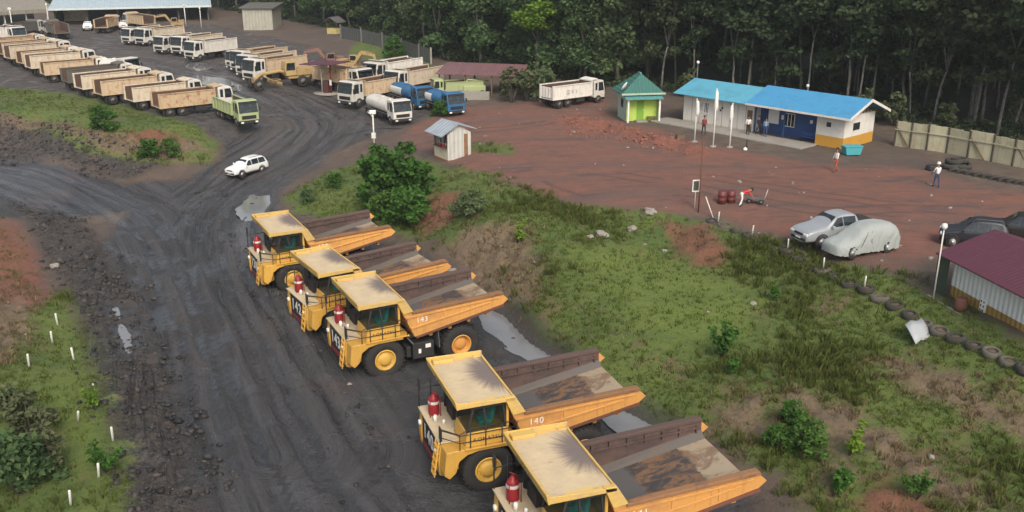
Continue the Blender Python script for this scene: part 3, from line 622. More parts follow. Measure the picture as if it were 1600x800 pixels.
def tree_proto(kind, n):
    out = []
    for i in range(n):
        rnd = random.Random(hash((len(kind), i, 5)) % 9999)
        if kind == 'rubber':      # slim pale trunk, forked, high light crown
            H = rnd.uniform(14, 18); m, tips = limbs(rnd, H, rnd.uniform(.28, .5), rnd.choice((2, 2, 3)), rnd.uniform(.10, .16), .16)
            cl = [(p.x + rnd.uniform(-.5, .5), p.y + rnd.uniform(-.5, .5), p.z + rnd.uniform(-.4, .8), rnd.uniform(1.2, 2.1)) for p in tips] + [(rnd.uniform(-3, 3), rnd.uniform(-3, 3), H * rnd.uniform(.55, 1), rnd.uniform(1.5, 2.3)) for _ in range(12)]
            cl += [(rnd.uniform(-1.8, 1.8), rnd.uniform(-1.8, 1.8), H * rnd.uniform(.22, .55), rnd.uniform(.6, 1.2)) for _ in range(6)]
            out.append((m.mesh('trunk', PALE), crown_mesh('crown', cl, 62, .62, LEAF_D, i + 10)))
        elif kind == 'leafy':     # broad edge-of-wood tree, foliage nearly to the ground
            H = rnd.uniform(11, 15); m, tips = limbs(rnd, H, .28, 4, .22, .2)
            cl = [(p.x, p.y, p.z, rnd.uniform(1.3, 2.2)) for p in tips] + [(math.cos(a) * H * .2 * q, math.sin(a) * H * .2 * q, H * rnd.uniform(.14, .95), rnd.uniform(1.0, 2.0)) for a, q in ((rnd.uniform(0, 6.28), rnd.uniform(.4, 1.1)) for _ in range(24))]
            out.append((m.mesh('trunk', PALE if i % 2 else DARKB), crown_mesh('crown', cl, 70, .55, LEAF_M, i + 40)))
        elif kind == 'lime':
            H = 15; m, tips = limbs(rnd, H, .5, 4, .2, .18); cl = [(p.x, p.y, p.z, rnd.uniform(1.2, 1.9)) for p in tips] + [(rnd.uniform(-3, 3), rnd.uniform(-3, 3), H * rnd.uniform(.68, .98), rnd.uniform(1.0, 1.7)) for _ in range(10)]
            out.append((m.mesh('trunk', PALE), crown_mesh('crown', cl, 75, .6, LEAF_Y, i + 70)))
        elif kind == 'bush':      # rounded shrub with big leaves
            m = MB(); tips = []
            for k in range(7):
                a = rnd.uniform(0, 6.28); p = Vector((math.cos(a) * rnd.uniform(.2, .8), math.sin(a) * rnd.uniform(.2, .8), rnd.uniform(.9, 1.7))); m.tube([(0, 0, -.1), p * .5 + Vector((0, 0, .1)), p], [.05, .035, .012], 5); tips.append(p)
            cl = [(p.x, p.y, p.z, rnd.uniform(.35, .6)) for p in tips] + [(math.cos(a) * q, math.sin(a) * q, rnd.uniform(.3, 1.3) * (1.25 - q * .5), rnd.uniform(.3, .55)) for a, q in ((rnd.uniform(0, 6.28), rnd.uniform(.2, 1.1)) for _ in range(12))]
            out.append((m.mesh('stem', DARKB), crown_mesh('foliage', cl, 230, .24, LEAF_L if i % 2 else LEAF_M, i + 90)))
        elif kind == 'olive':
            m = MB(); tips = []
            for k in range(6):
                a = rnd.uniform(0, 6.28); p = Vector((math.cos(a) * rnd.uniform(.1, .6), math.sin(a) * rnd.uniform(.1, .6), rnd.uniform(1.1, 2.1))); m.tube([(0, 0, -.1), p * .5 + Vector((0, 0, .1)), p], [.05, .035, .012], 5); tips.append(p)
            cl = [(p.x, p.y, p.z, rnd.uniform(.3, .55)) for p in tips] + [(rnd.uniform(-.7, .7), rnd.uniform(-.7, .7), rnd.uniform(.3, 1.5), rnd.uniform(.3, .5)) for _ in range(8)]
            out.append((m.mesh('stem', DARKB), crown_mesh('foliage', cl, 170, .3, LEAF_O, i + 120)))
        elif kind == 'weed':      # thin plant with a few upright leafy shoots
            m = MB(); cl = []
            for k in range(6):
                a = rnd.uniform(0, 6.28); q = rnd.uniform(.1, .55); h = rnd.uniform(.5, 1.15); p = (math.cos(a) * q, math.sin(a) * q, h); m.tube([(0, 0, -.05), (p[0] * .6, p[1] * .6, h * .55), p], [.02, .014, .006], 4)
                cl += [(p[0] * t, p[1] * t, h * t, .17) for t in (.5, .75, 1.0)]
            out.append((m.mesh('stem', DARKB), crown_mesh('foliage', cl, 420, .17, LEAF_L if i < 2 else LEAF_Y, i + 150)))
    PROTO[kind] = out
for k, n in (('rubber', 7), ('leafy', 6), ('lime', 1), ('bush', 4), ('olive', 3), ('weed', 3)): tree_proto(k, n)
def plant(kind, x, y, label, cat, group=None, scale=1.0, idx=None, name=None, z=None, sz=None):
    i = rng.integers(len(PROTO[kind])) if idx is None else idx; t, c = PROTO[kind][i]
    o = thing(name or {'rubber': 'rubber_tree', 'leafy': 'forest_tree', 'lime': 'forest_tree'}.get(kind, 'shrub'), label, cat, (x, y, gz(x, y) if z is None else z), rng.uniform(0, 6.28), group)
    o.scale = (scale, scale, sz or scale); link(t.name.split('.')[0], t, o); link(c.name.split('.')[0], c, o); return o

# the wood behind the yard and the offices
def along(edge, s):
    L = 0
    for i in range(len(edge) - 1):
        a, b_ = edge[i], edge[i + 1]; l = math.hypot(*(b_ - a))
        if L + l >= s or i == len(edge) - 2: t = (s - L) / l; return a + (b_ - a) * t, np.array([-(b_ - a)[1], (b_ - a)[0]]) / l
        L += l
EL = sum(math.hypot(*(FOR_EDGE[i + 1] - FOR_EDGE[i])) for i in range(len(FOR_EDGE) - 1))
FW = []
def inframe(x, y, z=6, mx=110):
    v = Vector((x, y, z - CAM_H)); dep = v.y * CT - v.z * ST
    if dep < 5: return False
    px = 800 + FPX * v.x / dep; return -mx < px < 1600 + mx
s = 2.0
def leftside(x, y): return x < 14 + (y - 100) * .1 and y > 105
while s < EL:
    p, n_ = along(FOR_EDGE, s); lf = leftside(*p)
    for row in range(4 if lf else 9):
        off = 2.0 + row * (5.5 if lf else 4.6) + rng.uniform(-1.8, 1.8); q_ = p + n_ * off + np.array([rng.uniform(-1.6, 1.6), rng.uniform(-1.6, 1.6)])
        if inframe(*q_, mx=60 if lf else 160): FW.append((q_[0], q_[1], row, lf))
    s += rng.uniform(5.2, 7.0) if lf else rng.uniform(3.6, 4.6)
def proj(x, y, z):
    v = Vector((x, y, z - CAM_H)); dep = v.y * CT - v.z * ST; return 800 + FPX * v.x / dep
REG = [(330, 'behind the workshop roof'), (470, 'behind the grey store shed'), (600, 'behind the tiny watch hut'), (700, 'behind the dark sheet fence'), (830, 'behind the open maroon shed'), (950, 'behind the white tipper on the clay'), (1060, 'behind the green house'), (1190, 'behind the pale blue end of the office'), (1390, 'behind the bright blue office roof'), (1500, 'behind the near end of the concrete fence'), (9999, 'behind the right end of the concrete fence')]
FW.sort(key=lambda f: f[2]); print('forest', len(FW)); FW = FW[:288]
for (x, y, row, lf) in FW:
    where = next(w_ for lim, w_ in REG if proj(x, y, 5) < lim); depth = 'at the wood edge' if row == 0 else 'just inside the wood' if row < 3 else 'deep in the wood'
    if lf and row < 3 and rng.uniform() < (.85 if row < 2 else .5): plant('leafy', x, y, f'dense leafy tree {depth} {where}', 'tree', f'leafy trees {depth} {where}', rng.uniform(.75, 1.2))
    else: plant('rubber', x, y, f'slim pale trunked tree {depth} {where}', 'tree', f'slim trees {depth} {where}', rng.uniform(.85, 1.15))
# the far depth of the wood: one dark mass of trunks and leaves
m = MB(); cl = []
r_ = random.Random(4); s = 0
while s < EL:
    p, n_ = along(FOR_EDGE, s)
    for off in ((26, 31, 36) if leftside(*p) else (40, 45, 50, 56, 62)):
        q_ = p + n_ * (off + r_.uniform(-2, 2))
        if not inframe(*q_, mx=200): continue
        z = 4.2; m.tube([(q_[0], q_[1], z - .3), (q_[0] + r_.uniform(-1, 1), q_[1], z + 9), (q_[0], q_[1] + r_.uniform(-1, 1), z + 16)], [.25, .17, .1], 5)
        cl += [(q_[0] + r_.uniform(-2.5, 2.5), q_[1] + r_.uniform(-2.5, 2.5), z + r_.uniform(.3, 20), r_.uniform(1.9, 3.0)) for _ in range(12)]
    s += 4.2
o = link('distant_wood', crown_mesh('distant_wood', cl, 14, 1.5, LEAF_D, 333)); tag(o, 'dark depth of the wood behind the nearer trees', 'wood', kind='stuff')
tag(m.build('distant_trunks', DARKB), 'thin trunks deep in the dark wood', 'wood', kind='stuff')
# undergrowth at the foot of the wood
x = []; s = 0
while s < EL:
    p, n_ = along(FOR_EDGE, s)
    for k in range(3):
        q_ = p + n_ * rng.uniform(-.5, 7); x.append(q_)
    if not leftside(*p):
        for k in range(7): x.append(p + n_ * rng.uniform(5, 42))
    s += 1.0
x = np.array(x); x = np.array([q_ for q_ in x if inframe(*q_)])
zz = ground(x[:, 0], x[:, 1]); left = (x[:, 0] < 14 + (x[:, 1] - 100) * .1)
cl = [(a, b_, c + .4, rng.uniform(.5, 1.3) * (1.35 if l else .7)) for (a, b_), c, l in zip(x, zz, left)]
tag(link('undergrowth', crown_mesh('undergrowth', cl, 70, .45, LEAF_D, 444)), 'low tangled undergrowth along the foot of the wood', 'undergrowth', kind='stuff')
# ---------------------------------------------------------------- haul trucks
HUBY = paint('hub_yellow', (.62, .37, .06), .5, .35, (.28, .17, .08), 1.5)
YEL = paint('haul_yellow', (.64, .36, .06), .45, .30, (.30, .17, .07), .9, low=1.6, vary=.22, streak=.3)
ORG = paint('haul_body_yellow', (.64, .315, .08), .55, .5, (.34, .16, .075), 1.1, vary=.3, streak=.45)
BLK = paint('black_steel', (.02, .019, .019), .6, .4, (.06, .05, .045), 1.5)
GRY = paint('grey_steel', (.10, .10, .10), .55, .5, (.09, .07, .055), 1.5)
RUB = paint('tyre_rubber', (.022, .021, .021), .85, .55, (.055, .047, .042), 1.2)
RED = paint('red_tank', (.30, .014, .02), .4, .3, (.15, .03, .03), 2)
WHT = paint('white_paint', (.72, .71, .68), .5, .25, (.4, .34, .27), 1)
DECK = paint('dusty_deck', (.55, .45, .30), .8, .5, (.30, .20, .11), 1.3)
TEAL = paint('teal_seat', (.05, .48, .40), .7, .1)
GLS = glass(); GLT = glass('cab_glass', (.01, .014, .016), .42)
GRILLE = paint('plate_black', (.012, .012, .014), .5, .2, (.05, .04, .04), 1)
RUSTR = paint('rusty_rail', (.27, .135, .06), .8, .9, (.105, .062, .052), 1.7, vary=.35); RUSTF = paint('brown_rail', (.105, .066, .056), .8, .7, (.08, .055, .05), 1.4, vary=.35)
CRIM = paint('canopy_edge', (.62, .41, .11), .6, .75, (.40, .30, .18), 1.6, vary=.3)

def rust_inner():
    b = NB('rust_inside'); o = b.tc(); n = b.noise(o, .9, 6, .65); f = b.noise(o, 6, 4, .65); zz = b.sep(o)
    c = b.mix(b.step(n, .35, .65), (.055, .038, .036), (.10, .06, .05)); c = b.mix(b.math('MULTIPLY', b.step(f, .5, .7), .4), c, (.15, .085, .06))
    st = b.noise(b.mapping(o, (1.5, 1, .25)), 3, 4, .6); c = b.mix(b.math('MULTIPLY', b.step(st, .55, .7), .5), c, (.06, .045, .042))
    b.bump(f, .01); return b.fin(c, .8)
RUSTI = rust_inner()
def floor_mat():
    b = NB('worn_floor'); o = b.tc(); n = b.noise(o, 1.0, 5, .7, dist=.6); f = b.noise(o, 5, 5, .65); xx = b.sep(o)[0]; r = b.rnd()
    blk = b.noise(b.mapping(b.comb(b.math('ADD', xx, b.math('MULTIPLY', r, 40)), b.sep(o)[1], b.sep(o)[2]), (.55, 1.5, 1)), 1.2, 3, .7, dist=1.2)
    c = b.mix(b.step(blk, .45, .56), (.045, .04, .042), (.17, .095, .05)); c = b.mix(b.step(f, .48, .66), c, (.075, .058, .05))
    wob = b.math('ADD', xx, b.math('MULTIPLY', b.math('SUBTRACT', n, .5), .5))
    c = b.mix(b.step(wob, .9, 1.15), c, (.09, .086, .086))              # bare steel at the front of the floor
    tail = b.mix(b.step(n, .45, .62), (.30, .24, .165), (.17, .11, .07)); c = b.mix(b.step(wob, -1.15, -1.3), c, tail)
    b.bump(f, .01); return b.fin(c, .75)
FLOORM = floor_mat()
STRIP = paint('worn_steel', (.10, .088, .08), .6, .35, (.16, .10, .07), 1.4, vary=.25)
def canopy_mat():
    b = NB('canopy_top'); o = b.tc(); s = b.sep(o); n = b.noise(o, 1.1, 5, .65); f = b.noise(o, 6, 5, .7); r = b.rnd()
    c = b.mix(b.step(n, .3, .7), (.46, .36, .24), (.54, .43, .27)); c = b.mix(b.math('MULTIPLY', b.step(f, .52, .72), .5), c, (.42, .31, .18))
    e = b.math('ADD', b.math('ABSOLUTE', s[1]), b.math('MULTIPLY', b.math('SUBTRACT', n, .5), 1.1)); c = b.mix(b.math('MULTIPLY', b.step(e, 1.86, 2.0), .85), c, (.60, .40, .11))
    e2 = b.math('ADD', s[0], b.math('MULTIPLY', b.math('SUBTRACT', n, .5), .3)); c = b.mix(b.math('MULTIPLY', b.step(e2, 5.5, 5.6), .5), c, (.60, .42, .16))
    # oil-dark stain spreading from the rear edge
    rad = b.noise(b.comb(b.math('MULTIPLY', b.math('ARCTAN2', b.math('ADD', s[1], .35), b.math('SUBTRACT', s[0], 3.2)), 5.0), r, 0.0), 1.6, 3, .8)
    dx = b.math('SUBTRACT', s[0], 3.3); dy = b.math('MULTIPLY', b.math('ADD', s[1], .35), .62); d = b.math('SQRT', b.math('ADD', b.math('MULTIPLY', dx, dx), b.math('MULTIPLY', dy, dy)))
    d = b.math('ADD', d, b.math('MULTIPLY', b.math('SUBTRACT', rad, .5), 1.1)); d = b.math('ADD', d, b.lin(r, 0, 1, -.12, .25))
    c = b.mix(b.math('MULTIPLY', b.step(d, 1.4, .7), .85), c, (.095, .075, .085)); gr_ = b.noise(b.mapping(o, (.6, 3, 1)), 2, 5, .7); c = b.mix(b.math('MULTIPLY', b.step(gr_, .55, .72), .55), c, (.25, .17, .09))
    b.bump(f, .006); return b.fin(c, .7)
CANT = canopy_mat()

def make_haul():
    t = thing('haul_truck', 'x', 'haul truck')
    # chassis
    m = MB()
    for s in (-1, 1):
        m.box(-1.3, 5.7, s * .75 - .14, s * .75 + .14, 1.0, 1.55); m.tube([(.0, s * .95, 1.1), (-.9, s * .8, 1.9)], .1, 8); m.tube([(4.3, s * 1.02, 1.1), (4.2, s * .95, 2.1)], .17, 8)
        m.tube([(1.9, s * .55, 1.3), (.6, s * .55, 2.35)], .13, 8)
    for x in (-1.2, .9, 2.6, 3.4): m.box(x, x + .25, -.72, .72, 1.05, 1.45)
    m.tube([(0, -1.4, 1.07), (0, -.6, 1.07), (0, 0, 1.07), (0, .6, 1.07), (0, 1.4, 1.07)], [.3, .33, .52, .33, .3], 12)
    m.tube([(4.3, -1.4, 1.02), (4.3, 1.4, 1.02)], .2, 10); m.box(3.0, 5.45, -.95, .45, 1.2, 2.15)
    m.box(.9, 2.7, -.45, .45, 1.1, 1.6); m.tube([(-.9, -.7, 1.75), (-.9, .7, 1.75)], .14, 10)
    m.build('chassis', BLK, t, .015)
    # wheels
    def tyre_mesh(w, dual):
        m = MB(); segs = [(-w / 2, w / 2)] if not dual else [(-w / 2, -.03), (.03, w / 2)]
        for a, b_ in segs:
            n = 32; prof = [(.56, a + .03), (.80, a), (.95, a + .02), (1.055, a + .09), (1.07, a + .16), (1.07, b_ - .16), (1.055, b_ - .09), (.95, b_ - .02), (.80, b_), (.56, b_ - .03)]
            m.lathe(prof, axis='y', n=n, closed=True)
            for k in range(28):
                an = 2 * math.pi * k / 28
                for y0, y1, sk in ((a + .04, (a + b_) / 2 - .03, .06), ((a + b_) / 2 + .03, b_ - .04, -.06)):
                    ca, sa = math.cos(an + sk), math.sin(an + sk); cb, sb = math.cos(an), math.sin(an); da = .035
                    def pt(r, an_, y): return (r * math.cos(an_), y, r * math.sin(an_))
                    m.hexa([pt(1.03, an + sk - da, y0), pt(1.03, an + sk + da, y0), pt(1.03, an + da, y1), pt(1.03, an - da, y1), pt(1.10, an + sk - da, y0), pt(1.10, an + sk + da, y0), pt(1.10, an + da, y1), pt(1.10, an - da, y1)])
        return m.mesh('tyre', RUB)
    def rim_mesh(w, deep, mat):      # outer face towards +y
        f = w / 2; m = MB()
        m.lathe([(.58, -f + .05), (.58, f - .02), (.545, f + .015), (.49, f - .03), (.46, f - deep), (.36, f - deep - .02), (.30, f - deep + .12), (.20, f - deep + .17), (.001, f - deep + .18)], axis='y', n=28)
        for k in range(12):
            a = 2 * math.pi * k / 12; m.lathe([(.025, f - deep - .02), (.025, f - deep + .03), (.001, f - deep + .035)], (.41 * math.cos(a), 0, .41 * math.sin(a)), 'y', 6)
        return m.mesh('wheel', mat, 0)
    tf, tr = tyre_mesh(.66, False), tyre_mesh(1.3, True); rf, rr = rim_mesh(.66, .12, HUBY), rim_mesh(1.3, .26, paint('hub_orange', (.62, .29, .06), .5, .35, (.25, .12, .06), 1.5))
    for x, y, tm, rm in ((4.3, 1.68, tf, rf), (4.3, -1.68, tf, rf), (0, 1.38, tr, rr), (0, -1.38, tr, rr)):
        wl = link('wheel', rm, t, (x, y, 1.07), 0 if y > 0 else math.pi); ty = link('tyre', tm, wl)
    # nose: grille housing, bumper, fenders
    m = MB(); m.box(5.35, 6.12, -1.5, .55, .95, 2.2); 
    m.prism([(5.35, .95), (6.0, .72), (6.2, .80), (6.24, 1.5), (6.14, 2.2), (5.35, 2.2)], .53, 1.32)
    m.prism([(5.35, .95), (6.0, .72), (6.2, .80), (6.24, 1.5), (6.14, 2.2), (5.35, 2.2)], -1.85, -1.48)
    for s in (1,):   # fender skirt that arches over the front wheel
        m.prism([(5.98, 1.0), (5.7, 1.25), (5.55, 1.75), (5.2, 1.98), (4.7, 2.08), (3.3, 2.08), (3.3, 2.22), (4.8, 2.24), (5.6, 2.26), (6.1, 2.24), (6.2, 1.2)], 1.30, 2.08)
        m.prism([(5.98, 1.0), (5.7, 1.25), (5.55, 1.75), (5.2, 1.98), (4.7, 2.08), (3.3, 2.08), (3.3, 2.22), (4.8, 2.24), (5.6, 2.26), (6.1, 2.24), (6.2, 1.2)], -2.08, -1.83)
    m.build('nose', YEL, t, .03)
    p = MB(); p.box(6.125, 6.17, -1.46, .51, 1.06, 2.2); np_ = p.build('number_plate', GRILLE, t, .01)
    p = MB(); p.box(6.125, 6.19, -1.46, .51, .80, 1.04); p.build('bumper_bar', paint('bumper_red', (.16, .012, .018), .5, .4), t, .015)
    # deck and walkways
    m = MB(); m.box(4.75, 6.2, -2.05, .42, 2.26, 2.33); m.box(5.35, 6.2, .42, 1.32, 2.262, 2.332); m.build('front_deck', DECK, t, .01)
    m = MB(); m.box(3.0, 5.34, .44, 2.16, 2.24, 2.31); m.box(2.9, 4.74, -2.1, .42, 2.24, 2.31); m.build('walkway', YEL, t, .01)
    # cab
    m = MB(); m.prism([(3.45, 2.32), (5.3, 2.32), (5.22, 2.95), (3.45, 2.95)], .5, 2.07)
    m.box(3.4, 3.52, .5, 2.0, 2.95, 3.98)
    m.build('cab', YEL, t, .03)
    m = MB()
    for x0, x1 in ((3.56, 3.64), (4.38, 4.47)):
        m.bar((x0, 1.985, 2.95), (x1, 1.93, 3.98), .07, .07); 
    m.bar((5.2, 1.985, 2.95), (4.92, 1.93, 3.98), .08, .08); m.bar((5.2, .53, 2.95), (4.92, .58, 3.98), .08, .08)
    m.box(3.38, 5.02, .46, 2.0, 3.96, 4.08); m.build('cab_frame', BLK, t)
    m = MB(); m.add([(3.52, 1.98, 2.95), (5.2, 1.98, 2.95), (4.92, 1.925, 3.97), (3.52, 1.925, 3.97)], [(0, 1, 2, 3)]); m.add([(5.2, 1.98, 2.96), (5.2, .53, 2.96), (4.93, .58, 3.97), (4.93, 1.925, 3.97)], [(0, 1, 2, 3)]); m.add([(3.52, .53, 2.95), (5.2, .53, 2.95), (4.92, .58, 3.97), (3.52, .58, 3.97)], [(0, 1, 2, 3)])
    m.build('cab_window', GLT, t)
    for (x, y) in ((4.05, 1.35), (3.85, .95)):
        m = MB(); m.box(x - .05, x + .5, y - .25, y + .25, 2.97, 3.16); m.prism([(x - .12, 3.1), (x + .05, 3.1), (x - .05, 3.82), (x - .2, 3.8)], y - .26, y + .26); m.build('seat', TEAL, t, .04, 2)
    # hand rails on the left walkway and the front deck
    m = MB()
    for x in (3.1, 3.75, 4.45, 5.1, 5.55): m.tube([(x, 2.13, 2.3), (x, 2.13, 3.22 if x < 5.2 else 3.0)], .022, 6)
    for z in (2.62, 2.95, 3.22): m.tube([(3.1, 2.13, z), (5.1, 2.13, z), (5.55, 2.13, min(z, 3.0)), (6.15, 1.3, min(z, 3.0) - .05)], .02, 6)
    m.tube([(6.15, 1.3, 2.3), (6.15, 1.3, 2.95)], .022, 6)
    m.build('handrail', BLK, t); m = MB()
    m.tube([(6.15, -2.0, 2.3), (6.15, -2.0, 3.75)], .03, 6); m.tube([(5.6, -2.05, 2.3), (5.6, -2.05, 3.6)], .03, 6); m.tube([(6.15, -2.0, 3.2), (5.6, -2.05, 3.2), (4.8, -2.05, 3.2)], .022, 6); m.tube([(4.8, -2.05, 2.3), (4.8, -2.05, 3.2)], .022, 6)
    m.build('handrail', BLK, t)
    m = MB()      # boarding ladder up the left of the nose
    for s in (0, .42): m.bar((6.42, .85 + s, .75), (6.2, .85 + s, 2.3), .05, .06)
    for k in range(5): z = .85 + k * .31; x = 6.42 - .142 * (z - .75); m.box(x - .08, x + .06, .85, 1.27, z, z + .035)
    m.build('ladder', YEL, t)
    for y, z in ((-2.0, 3.45), (1.33, 2.75)):
        m = MB(); m.box(6.1, 6.16, y - .16, y + .16, z - .28, z + .28); m.bar((6.13, y, z - .3), (6.13, y, z - .5), .03); m.build('mirror', BLK, t, .02)
    for y in (-1.66, .93):
        m = MB(); m.lathe([(.13, 6.13), (.13, 6.27), (.10, 6.29), (.001, 6.3)], (0, y, 1.75), 'x', 14); m.build('headlight', WHT, t)
    # deck equipment
    m = MB(); m.lathe([(.23, 2.33), (.24, 2.4), (.24, 3.0), (.20, 3.12), (.10, 3.18), (.09, 3.28), (.001, 3.29)], (5.72, -1.15, 0), 'z', 20); m.tube([(5.5, -.86, 2.34), (5.5, -.86, 3.15), (5.95, -.86, 3.15), (5.95, -.86, 2.34)], .022, 6); m.tube([(5.45, -1.42, 2.34), (5.45, -1.42, 3.1), (5.72, -1.48, 3.25)], .03, 6)
    rt = m.build('fire_tank', RED, t); m = MB(); m.lathe([(.243, 2.86), (.246, 2.87), (.246, 2.98), (.243, 2.99)], (5.72, -1.15, 0), 'z', 20); m.build('label_band', WHT, rt)
    m = MB(); m.lathe([(.09, 2.33), (.09, 2.6), (.05, 2.66), (.001, 2.67)], (5.85, -.45, 0), 'z', 14); m.lathe([(.07, 2.33), (.07, 2.5), (.001, 2.53)], (5.55, -.2, 0), 'z', 14); m.build('air_bottle', WHT, t)
    m = MB(); m.tube([(4.95, -1.7, 2.33), (4.95, -1.7, 3.5)], .17, 12); m.box(4.75, 5.15, -1.2, -.3, 2.34, 2.95); m.build('air_cleaner', BLK, t, .02)
    # tanks and boxes between the wheels
    m = MB(); m.box(1.55, 2.75, 1.05, 1.95, .75, 1.65); m.tube([(1.35, 1.5, 1.95), (2.9, 1.5, 1.95)], .17, 12); m.box(2.85, 3.1, 1.2, 1.9, .9, 1.5); m.build('fuel_tank', BLK, t, .04, 2)
    m = MB(); m.box(1.75, 2.05, 1.952, 1.958, 1.3, 1.52); m.box(2.3, 2.45, 1.952, 1.958, 1.05, 1.3); m.build('sticker', WHT, t)
    m = MB(); m.box(1.45, 2.9, -1.95, -1.0, .7, 1.75); m.build('oil_tank', BLK, t, .04, 2)
    for s in (-1, 1):
        m = MB(); m.prism([(1.22, 1.15), (1.27, 1.15), (1.33, 2.2), (1.28, 2.2)], min(s * .85, s * 1.95), max(s * .85, s * 1.95)); m.build('mudguard', GRY, t)
        m = MB(); m.prism([(3.05, 2.1), (3.12, 2.12), (2.55, 1.35), (2.46, 1.4)], min(s * 1.3, s * 1.9), max(s * 1.3, s * 1.9)); m.build('splash_plate', GRY, t)
    # dump body: sides
    bd = MB()
    side = [(2.67, 2.1), (3.28, 3.45), (3.62, 4.2), (3.22, 4.2), (2.78, 3.45), (-2.35, 3.66), (-2.78, 3.25), (-2.45, 3.0)]
    for s in (-1, 1): bd.prism(side, min(s * 1.98, s * 2.09), max(s * 1.98, s * 2.09))
    fz = lambda x: 2.13 + (2.6 - x) * (2.98 - 2.13) / 5.1
    bd.prism([(2.62, 2.03), (2.62, 2.11), (-2.5, 2.95), (-2.55, 2.86)], -1.975, 1.975)                       # floor plate from below
    bd.prism([(2.60, 2.09), (2.69, 2.09), (3.60, 4.19), (3.50, 4.19)], -1.975, 1.975)                        # front wall
    for x in (-1.6, -.5, .6, 1.7):
        zz = fz(x) - .15; bd.box(x - .09, x + .09, -1.9, 1.9, zz - .22, zz - .0)
    for s in (-1, 1):
        y0, y1 = sorted((s * 2.092, s * 2.15))
        bd.prism([(2.86, 2.56), (2.90, 2.66), (-1.7, 3.31), (-1.7, 3.22)], y0, y1)
        bd.prism([(3.14, 3.18), (3.2, 3.30), (-2.2, 3.47), (-2.2, 3.40)], y0, y1)
        for x in (.95, -.9): bd.prism([(x, fz(x) + .12), (x + .1, fz(x) + .11), (x + .1, 3.45), (x, 3.45)], *sorted((s * 2.092, s * 2.125)))
    body = bd.build('dump_body', ORG, t, .012)
    for s in (-1, 1):
        m = MB(); m.prism([(2.80, 3.42), (2.74, 3.56), (-2.36, 3.77), (-2.50, 3.60)], *sorted((s * 1.90, s * 2.19))); m.build('top_rail', RUSTR if s > 0 else RUSTF, body, .02)
        m = MB(); m.prism([(2.62, 2.02), (2.60, 2.12), (-2.46, 3.02), (-2.50, 2.90)], *sorted((s * 1.90, s * 2.17))); m.build('lower_rail', paint('lower_rust', (.14, .055, .035), .85, .5, (.07, .04, .035)), body, .01)
    # inside lining
    inn = MB(); x0, x1 = 2.64, -2.45; xf0 = 3.22
    def ring(x, zf, ht, dx): return [(x + dx, 1.972, 3.6), (x, 1.972, zf + ht), (x, 1.64, zf), (x, -1.64, zf), (x, -1.972, zf + ht), (x + dx, -1.972, 3.6)]
    A = ring(x0, fz(x0) + .02, .16, .58); B = ring(x1, fz(x1) + .02, .22, 0)
    inn.add(A + B, [(0, 6, 7, 1), (4, 10, 11, 5)], 0)
    inn.add([(2.63, 1.97, 2.26), (2.63, -1.97, 2.26), (3.49, -1.97, 4.18), (3.49, 1.97, 4.18)], [(0, 1, 2, 3)], 0)
    for k in range(7):
        x = 2.3 - k * .75
        for s in (-1, 1): inn.box(x - .03, x + .03, *sorted((s * 1.86, s * 1.96)), 3.16, 3.46)
    for s in (-1, 1): inn.prism([(2.8, 3.12), (2.8, 3.2), (-2.35, 3.42), (-2.35, 3.34)], *sorted((s * 1.88, s * 1.965)))
    inn.build('inner_wall', RUSTI, body)
    m = MB(); m.add([A[1], A[2], B[1], B[2]], [(0, 1, 3, 2)]); m.add([A[3], A[4], B[3], B[4]], [(0, 1, 3, 2)]); m.build('corner_plate', STRIP, body)
    m = MB(); K = 12; vs = []
    for k in range(K + 1):
        f = k / K
        for a, b_ in ((A[2], B[2]), (A[3], B[3])): vs.append(tuple(a[i] + (b_[i] - a[i]) * f for i in range(3)))
    m.add(vs, [(2 * k, 2 * k + 1, 2 * k + 3, 2 * k + 2) for k in range(K)]); m.build('floor_plate', FLOORM, body)
    # canopy over the cab
    m = MB(); m.box(3.3, 5.62, -2.15, 2.15, 4.2, 4.30); cn = m.build('canopy', CANT, body, .015)
    m = MB(); m.prism([(5.58, 4.14), (5.66, 4.14), (5.74, 4.52), (5.66, 4.54)], -2.2, 2.2); m.prism([(3.2, 4.16), (5.6, 4.16), (5.66, 4.44), (5.2, 4.40), (3.2, 4.30)], 2.152, 2.2)
    m.prism([(3.2, 4.16), (5.6, 4.16), (5.66, 4.52), (3.2, 4.50)], -2.2, -2.152); m.box(4.6, 5.5, -2.15, -1.8, 4.302, 4.46); m.box(3.22, 3.3, -2.15, 2.15, 4.2, 4.36)
    for s in (-1, 1): m.prism([(2.74, 3.56), (3.2, 4.34), (3.66, 4.34), (3.30, 3.5)], *sorted((s * 1.97, s * 2.2)))
    m.build('canopy_rim', CRIM, body, .015)
    sc = link('lettering', text_mesh('KOMATSU', .30, paint('faded_black', (.10, .085, .07), .7, .3)), cn); sc.matrix_local = Matrix.Translation((5.712, 0, 4.33)) @ Matrix.Rotation(R(90), 4, 'Z') @ Matrix.Rotation(R(78), 4, 'X')
    l2 = link('lettering', text_mesh('KOMATSU', .24, paint('maroon_letter', (.09, .03, .03), .6, .1)), t); l2.matrix_local = Matrix.Translation((4.35, 2.08, 2.62)) @ Matrix.Rotation(R(180), 4, 'Z') @ Matrix.Rotation(R(90), 4, 'X')
    return t, np_, body
